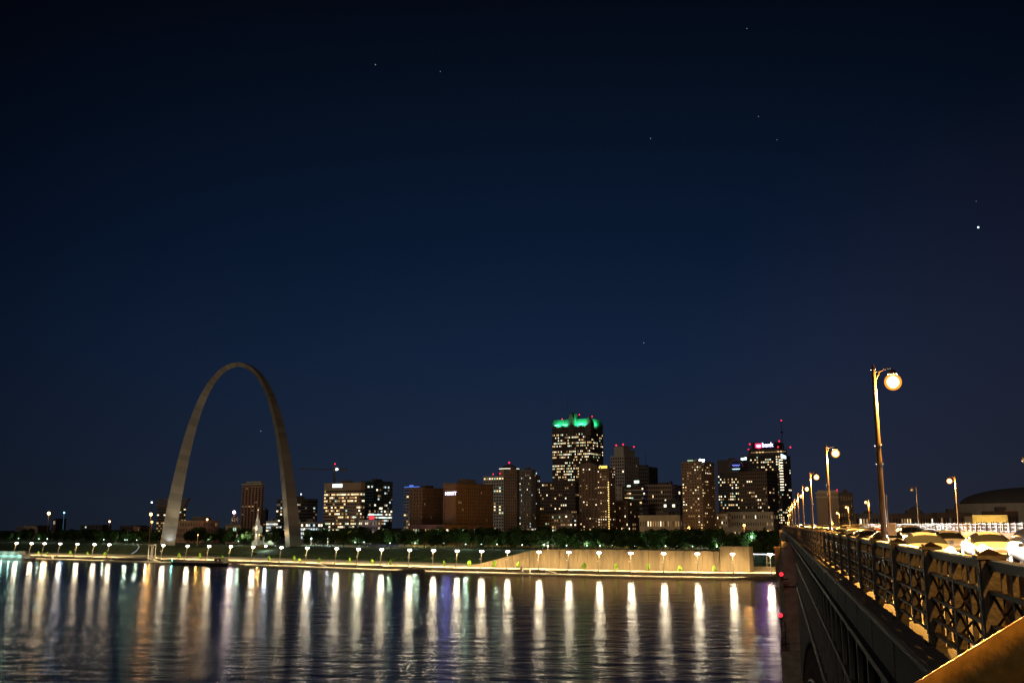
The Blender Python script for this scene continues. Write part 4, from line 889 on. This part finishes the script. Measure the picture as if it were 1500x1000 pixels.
# far railing
fr = thing('bridge_railing', 'far light-gapped railing on the parapet across the road', 'railing', (0, 0, 0), -BPH)
FPS = 3.6
fpm = MB(); fpm.box(-.16, .16, -.16, .16, 0, 1.15); fpm.box(-.2, .2, -.2, .2, 1.15, 1.25); fpmesh = fpm.mesh('post', m_iron)
fb = MB(); fb.box(-.05, .05, .16, FPS - .16, 1.02, 1.12); fb.box(-.04, .04, .16, FPS - .16, .62, .68); fb.box(-.04, .04, .16, FPS - .16, .12, .2)
for k in range(1, 6): fb.box(-.03, .03, FPS * k / 6 - .04, FPS * k / 6 + .04, .2, 1.02)
fbm = fb.mesh('panel', m_iron)
for i in range(98):
    s = 92 + i * FPS; put('post', fpmesh, fr, (XFR, s, ZD + .62 + drop(s))); put('panel', fbm, fr, (XFR, s, ZD + .62 + drop(s)))
# river piers
def pier(s, ztop, parent):
    b = MB(); b.box(.42, 30.5, s, s + 12, 17.5, ztop); b.box(.1, 30.8, s - .5, s + 12.5, 25.6, 26.3); b.box(-.05, 31, s - .8, s + 12.8, 17.0, 17.9)
    b.box(-.35, 31.5, s - 1.5, s + 13.5, -6, 17.0)
    for k in range(15):
        z = 18.6 + k * .98
        if z < ztop - .5: b.box(.36, 30.56, s - .06, s + 12.06, z, z + .8)
    for k in range(16):
        z = .4 + k * 1.04; b.box(-.43, 31.58, s - 1.58, s + 13.58, z, z + .9)
    b.box(.3, 30.6, s - .2, s + 12.2, ztop - .9, ztop); return b.build('pier', m_stone, parent)
for s in (150, 318, 486): pier(s, ZD - .75, br)
b = MB(); b.box(.2, 31, 640, 720, 0, ZD - 9.9); b.build('abutment', mat('brown abutment brick', (.20, .12, .06), .9, .3, .6), br)
# arch ribs
def ribz(s, s0, s1, zs_, zc): m = (s0 + s1) / 2; u = (s - m) / ((s1 - s0) / 2); return zc - (zc - zs_) * u * u
for (a0, a1) in ((-6, 149), (163, 317), (331, 485)):
    for x in (2.5, 8.5, 17, 25):
        if a0 > 100 and x > 3: continue
        b = MB(); K = 42
        up = [(x, a0 + (a1 - a0) * k / K, ribz(a0 + (a1 - a0) * k / K, a0, a1, 13, 25.2)) for k in range(K + 1)]
        lo = [(p[0], p[1], p[2] - 3.6) for p in up]
        b.tube(up, .26, 8); b.tube(lo, .26, 8)
        for k in range(K): b.tube([up[k], lo[k + 1]], .09, 4); b.tube([lo[k], up[k]], .09, 4); b.tube([lo[k], up[k + 1]], .09, 4)
        b.build('arch_rib', m_under, br)
    cnt = 0
    K = int((a1 - a0) / PS)
    if a0 < 100:
        for x in (2.15, 8.2):
            for k in range(1, K):
                s = a0 + k * PS; z = ribz(s, a0, a1, 13, 25.2)
                if s < 6: continue
                b = MB(); b.box(x - .07, x + .07, s - .15, s + .15, z, ZD - .76); [b.box(x - .09, x + .09, s - .17, s + .17, z + q * (ZD - .76 - z), z + q * (ZD - .76 - z) + .12) for q in (.02, .33, .66, .97)]
                b.build('spandrel_column', m_under, br)
b = MB()
for x in (2.15, 8.2): b.box(x - .15, x + .15, 0, 149, ZD - 6.9, ZD - 6.3); b.box(x - .1, x + .1, 0, 149, ZD - 3.6, ZD - 3.4)
for k in range(40): b.box(2.3, 27, 2 + k * PS, 2.25 + k * PS, ZD - 6.8, ZD - 6.35); b.box(2.0, 27, 2 + k * PS, 2.2 + k * PS, ZD - 1.4, ZD - .76)
b.box(2.4, 27, 0, 149, ZD - 6.3, ZD - 6.15)
b.build('lower_deck', m_under, br)
# brown masonry pylon seen left of the pier on the far bank
o = thing('stone_pylon', 'brown masonry bridge pylon on the far bank beside the park', 'pylon', brloc(-1.6, 606, 0), -BPH)
b = MB(); b.box(-1.0, 8, 0, 14, 3, 20); b.box(-1.5, 8.4, -.4, 14.4, 20, 21.4); [b.box(-1.1, 8.1, -.1, 14.1, 4 + k * 1.6, 5.2 + k * 1.6) for k in range(10)]; b.build('shaft', mat('brown pylon stone', (.22, .13, .065), .9, .3, .6), o)

# bridge lamps
m_sod = bpy.data.materials.new('amber globe rim glow'); m_sod.use_nodes = True; t5 = m_sod.node_tree; m_sod.cycles.emission_sampling = 'NONE'  # globe shell given amber emission for an orange rim round the white core
e5 = t5.nodes.new('ShaderNodeEmission'); e5.inputs[0].default_value = (1, .36, .04, 1); e5.inputs[1].default_value = 1.7
tr5 = t5.nodes.new('ShaderNodeBsdfTransparent'); tr5.inputs[0].default_value = (1, .8, .5, 1); mx5 = t5.nodes.new('ShaderNodeMixShader'); mx5.inputs[0].default_value = .55
t5.links.new(tr5.outputs[0], mx5.inputs[1]); t5.links.new(e5.outputs[0], mx5.inputs[2]); t5.links.new(mx5.outputs[0], t5.nodes['Material Output'].inputs[0])
m_bulb = glow('white hot sodium bulb', (1, .85, .55), 14)
m_black = mat('black lamp post paint', (.045, .03, .018), .4, .25, 4, spec=.5)
m_off = mat('unlit lamp glass', (.35, .36, .36), .3, .1, 2, emit=None)
def lamp_proto(litm, big=1.0):
    o = thing('bridge_lamp', '', 'street lamp', (0, 0, 0), -BPH)
    b = MB(); b.lathe([(.30, -.1), (.30, .25), (.22, .45), (.19, 1.0), (.16, 1.2)], n=12); b.build('base', m_black, o)
    b = MB(); b.tube([(0, 0, 1.1), (0, 0, 4), (0, 0, 8.45)], [.135, .115, .085], 12); b.lathe([(.15, 0), (.15, .08)], (0, 0, 5.1)); b.lathe([(.15, 0), (.15, .08)], (0, 0, 4.3)); b.lathe([(.11, 0), (.04, .22)], (0, 0, 8.42)); b.build('pole', m_black, o)
    b = MB(); b.tube([(.05, 0, 7.95), (.25, 0, 8.32), (.5, 0, 8.48), (.74, 0, 8.46), (.78, 0, 8.36)], .035, 8); b.tube([(.05, 0, 8.3), (.55, 0, 8.46)], .025, 6); b.build('arm', m_black, o)
    b = MB(); b.lathe([(.05, 8.40), (.12, 8.37), (.20, 8.28), (.22, 8.20)], (.78, 0, 0), 14); b.build('lamp_shade', m_black, o)
    b = MB(); b.sph((.78, 0, 8.22 - .27 * big), .27 * big, 20, 12); gl_ = b.build('globe', litm, o, True)
    if litm is m_sod: b = MB(); b.sph((.78, 0, 8.22 - .27 * big), .19 * big, 16, 10); b.build('bulb', m_bulb, gl_, True)
    return o
lp = lamp_proto(m_sod, 1.35); first = True
ORD = ['behind the camera above the near handrail', 'nearest and tallest on the near side', 'second nearest', 'third nearest', 'fourth nearest', 'fifth nearest', 'sixth nearest', 'seventh nearest', 'eighth nearest', 'ninth nearest', 'tenth nearest', 'eleventh nearest', 'twelfth nearest', 'thirteenth nearest']
for k in range(0, 14):
    s = k * 46.6
    if k == 0: s = -2.0
    o = lp if first else copytree(lp); first = False
    o.location = brloc(XP, s, ZD + drop(s) - .12)
    o['label'] = ('lit orange bridge lamp ' + ORD[k]) if k == 0 else 'lit orange lamp of the near row, ' + ORD[k] + ' to the camera' if k > 1 else 'lit orange bridge lamp with the biggest glow, nearest to the camera'
    o['group'] = 'lit orange lamps of the near row'
    plight(o, (.78, 0, 7.3), (1, .46, .085), (16000 if k == 0 else 28000 if k < 6 else 22000), .3)
lf = None; lu = None
FL = [(112, 0, 'partly seen unlit lamp at the right edge beyond the far railing'), (159, 1, 'lit orange lamp on the far side, nearest of the far row'), (202, 0, 'unlit teardrop lamp left of the nearest lit far-side lamp'), (256, 0, 'unlit teardrop lamp just right of the tall near post'), (306, 1, 'lit orange far-side lamp left of the tall near post'),
      (393, 1, 'lit orange far-side lamp third from the camera'), (455, 1, 'lit orange far-side lamp fourth from the camera'), (510, 1, 'lit orange far-side lamp fifth from the camera'), (560, 1, 'farthest lit orange lamp of the far row')]
for s, on, lab in FL:
    if on:
        if lf is None: lf = lamp_proto(m_sod, 1.5); o = lf
        else: o = copytree(lf)
        o['group'] = 'lit lamps of the far row'
    else:
        if lu is None: lu = lamp_proto(m_off, 1.0); o = lu
        else: o = copytree(lu)
        o['group'] = 'unlit lamps of the far row'
    o['label'] = lab; o.location = brloc(XFP + .9, s, ZD + drop(s)); o.rotation_euler = (0, 0, -BPH + math.pi)
    if on: plight(o, (.78, 0, 7.2), (1, .46, .085), 36000, .3)
# junction box sign on first pole
o = thing('pole_box', 'small tan control box strapped to the nearest lamp post', 'control box', brloc(XP + .16, 46.6, ZD + 1.15), -BPH)
b = MB(); b.box(0, .34, -.12, .1, 0, .52); b.build('box', mat('tan box paint', (.4, .28, .14), .5, .2, 3), o); b = MB(); b.box(.05, .29, -.135, -.12, .06, .46); b.build('door', mat('box door', (.3, .2, .1), .5, .2, 3), o)
# red navigation lights on the pier
def navlight(px, py, lab, h):
    r = ray(px, py); # intersect with bridge plane s=149
    ex = EB; t = 146.5 / (r.x * ex.x + r.y * ex.y); p = r * t + Vector((0, 0, CAMZ))
    o = thing('navigation_light', lab, 'navigation light', p, -BPH, 'red navigation lights on the pier')
    b = MB(); b.sph((0, 0, 0), .26, 12, 8); b.build('lens', glow('red navigation lens', (1, .015, .03), 3.5), o)
    b = MB(); b.lathe([(.22, -.5), (.22, -.3)]); b.tube([(0, 0, -.4), (0, 0, -h)], .09, 6); b.tube([(0, 0, -h + .3), (.9, 1.9, -h + .3)], .08, 6)
    if h > 3: b.tube([(.5, 0, -.8), (.5, 0, -h)], .06, 6); [b.tube([(0, 0, -.8 - k * .7), (.5, 0, -.8 - k * .7)], .05, 5) for k in range(int(h / .7) - 1)]
    b.build('bracket', m_iron, o)
    plight(o, (-.6, -.3, 0), (1, .02, .08), 14, .2)
navlight(1144.5, 840.5, 'red navigation light high on the left edge of the pier', 1.0)
navlight(1143.5, 900.5, 'red navigation light with a ladder bracket above the pier footing', 4.2)

# ================================================================== CARS with headlights on
m_tyre = mat('black tyre', (.02, .02, .02), .8, .1, 5); m_cg = mat('car window glass', (.015, .018, .022), .08, .1, 1, spec=.7)
m_hl = glow('headlight', (1, .96, .88), 60); m_rim = mat('alloy rim', (.4, .4, .4), .35, .1, 5, metal=.7); m_amber = glow('amber marker', (1, .45, .08), 4)
def paint(name, c): return mat(name, c, .28, .06, 2, spec=.6)
def car_mesh(kind):
    # length along y (front at -y), sections: y, zb, zbelt, zroof, half width, roof half width
    if kind == 'suv': sec = [(-2.3, .38, .70, .72, .78, .70), (-2.18, .30, .90, .93, .90, .82), (-1.1, .30, 1.04, 1.08, .93, .84), (-.45, .30, 1.06, 1.66, .94, .70), (.2, .30, 1.07, 1.74, .94, .72), (1.6, .30, 1.08, 1.70, .93, .70), (2.1, .32, 1.05, 1.12, .90, .80), (2.3, .40, .95, .98, .84, .76)]
    else: sec = [(-2.35, .36, .60, .62, .74, .66), (-2.2, .26, .74, .77, .86, .78), (-1.1, .24, .88, .92, .90, .80), (-.35, .24, .92, 1.38, .91, .62), (.2, .24, .93, 1.45, .91, .64), (.95, .24, .94, 1.40, .91, .62), (1.7, .26, .95, 1.0, .89, .76), (2.25, .30, .93, .96, .84, .74), (2.38, .42, .80, .82, .78, .7)]
    b = MB(); g_ = MB(); vs = []
    for y, zb, zl, zr, hw, rw_ in sec: vs += [(-hw + .04, y, zb), (-hw, y, (zb + zl) / 2), (-hw + .02, y, zl), (-rw_, y, zr), (rw_, y, zr), (hw - .02, y, zl), (hw, y, (zb + zl) / 2), (hw - .04, y, zb)]
    fs = []; mi = []
    n = len(sec)
    for i in range(n - 1):
        cab = max(sec[i][3] - sec[i][2], sec[i + 1][3] - sec[i + 1][2]) > .3
        for k in range(8):
            fs.append((i * 8 + k, i * 8 + (k + 1) % 8, i * 8 + 8 + (k + 1) % 8, i * 8 + 8 + k))
            both = (sec[i][3] - sec[i][2] > .3) and (sec[i + 1][3] - sec[i + 1][2] > .3)
            mi.append(1 if (cab and k in (2, 4)) or (cab and not both and k == 3) else 0)
    fs += [tuple(range(8)), tuple((n - 1) * 8 + k for k in range(8))[::-1]]; mi += [0, 0]
    b.v = vs; b.f = fs; b.mi = mi
    return b
def make_car(kind, pm_):
    o = thing('car', '', 'car', (0, 0, 0), -BPH)
    b = car_mesh(kind); me = b.mesh('body', [pm_, m_cg]); me.polygons.foreach_set('use_smooth', [True] * len(me.polygons)); bo = put('body', me, o); sb = bo.modifiers.new('round', 'SUBSURF'); sb.levels = sb.render_levels = 2
    wx = .82; zs_ = .34
    for sx in (-1, 1):
        for y in (-1.42, 1.38):
            w_ = MB(); w_.tube([(sx * (wx - .1), y, zs_), (sx * (wx + .1), y, zs_)], zs_, 16); wo = w_.build('wheel', m_tyre, o)
            w2 = MB(); w2.tube([(sx * (wx + .09), y, zs_), (sx * (wx + .115), y, zs_)], .21, 12); w2.build('rim', m_rim, wo)
    zh = .66 if kind != 'suv' else .80
    for sx in (-1, 1):
        h_ = MB(); h_.sph((sx * .68, -2.30, zh), .18, 12, 8); h_.box(sx * .66 - .17, sx * .66 + .17, -2.42, -2.2, zh - .08, zh + .08); h_.build('headlight', m_hl, o)
    h_ = MB(); h_.box(-.4, .4, -2.39, -2.3, .40, .56); h_.build('grille', m_dark, o)
    h_ = MB(); h_.box(-.26, .26, -2.41, -2.395, .42, .52); h_.build('number_plate', mat('plate white', (.6, .6, .6), .5, .05, 2), o)
    for sx in (-1, 1):
        h_ = MB(); h_.box(sx * .98 - .09, sx * .98 + .09, -.62, -.5, .92, 1.06); h_.build('mirror', pm_, o)
    return o
PAINTS = [('white', (.42, .42, .41)), ('silver', (.20, .20, .21)), ('black', (.02, .02, .02)), ('beige', (.22, .18, .13)), ('grey', (.15, .15, .16)), ('red', (.25, .02, .02))]
protos = {}
seqs = []
cr2 = random.Random(5)
for a_, s_ in ((9.3, 41), (6.0, 47)):
    while s_ < 400:
        seqs.append((s_, a_ + cr2.uniform(-.25, .25), cr2.choice([0, 0, 1, 1, 3, 4, 2, 5]), cr2.choice(['sedan', 'sedan', 'suv'])))
        s_ += cr2.uniform(7.8, 11) * (1 if a_ > 8 else 1.6)
seqs.sort()
ordw = ['first', 'second', 'third', 'fourth', 'fifth', 'sixth', 'seventh', 'eighth', 'ninth', 'tenth', 'eleventh', 'twelfth', 'thirteenth', 'fourteenth']
for i, (s, a, pc, kind) in enumerate(seqs):
    key = (pc, kind)
    if key not in protos: protos[key] = make_car(kind, paint(PAINTS[pc][0] + ' car paint', PAINTS[pc][1])); o = protos[key]
    else: o = copytree(protos[key]); [bpy.data.objects.remove(c) for c in list(o.children) if c.type == 'LIGHT']
    o.location = brloc(a, s, ZD - .12 + drop(s)); o['label'] = (PAINTS[pc][0] + ' ' + kind + ' with blazing headlights, ' + ordw[i] + ' oncoming car from the camera') if i < 14 else PAINTS[pc][0] + ' ' + kind + ' in the distant glare of the oncoming queue'
    o['group'] = 'oncoming cars with headlights on' if i < 14 else 'distant ' + PAINTS[pc][0] + ' ' + kind + ' cars in the oncoming queue'
    spot((0, -2.5, .75), (0, -16, 0), (1, .95, .86), 26000, R(80), o, .7, .2)

# ================================================================== near handrail tube (lower right corner)
m_brass = mat('scratched golden metal tube', (.72, .43, .11), .27, .40, 26, metal=.6, bump=.03, stretch=(1, 1, 1))
hr = thing('handrail', 'thick worn golden metal handrail in the lower right corner', 'handrail')
def cp(px, py, d): r = ray(px, py); return r * d + Vector((0, 0, CAMZ))
A = cp(1330, 1063, 1.50); Bp = cp(1590, 912, 1.32)
dirv = (Bp - A).normalized()
mb = MB(); mb.tube([A - dirv * 3 + Vector((0, 0, 0)), A, Bp, Bp + dirv * 1.2], .045, 48); hro = mb.build('tube', m_brass, hr, True)
mb = MB(); e0 = A - dirv * 2; mb.tube([e0 - Vector((0, 0, .04)), e0 - Vector((0, 0, 1.3))], .025, 16); e1 = Bp + dirv * .9; mb.tube([e1 - Vector((0, 0, .04)), e1 - Vector((0, 0, 1.3))], .025, 16); mb.build('post', m_iron, hr)

# ================================================================== stars
m_star = glow('star light', (.8, .9, 1), .45); m_star2 = glow('bright star light', (.6, .85, 1), 2.5)
for px, py, r, lab in ((1433, 333, 9, 'brightest bluish star in the upper right sky'), (550, 95, 4.6, 'white star near the top of the sky left of centre'), (943, 502, 4.2, 'small star above the towers right of centre'), (382, 631, 4.2, 'small star seen through the arch'), (953, 203, 3.6, 'faint star high in the middle right sky'),
                      (645, 105, 3.2, 'very faint star right of the top white star'), (1111, 171, 3.4, 'faint star high on the right'), (1138, 205, 3.0, 'very faint star just below the faint high right star'), (1094, 42, 3.4, 'faint star near the top edge'), (1430, 295, 2.8, 'tiny star just above the brightest star')):
    r_ = ray(px, py).normalized(); o = thing('star', lab, 'star', r_ * 9000 + Vector((0, 0, CAMZ)), 0, 'stars in the night sky')
    b = MB(); b.sph((0, 0, 0), r * .85, 8, 6); b.build('disc', m_star2 if r > 8 else m_star, o)
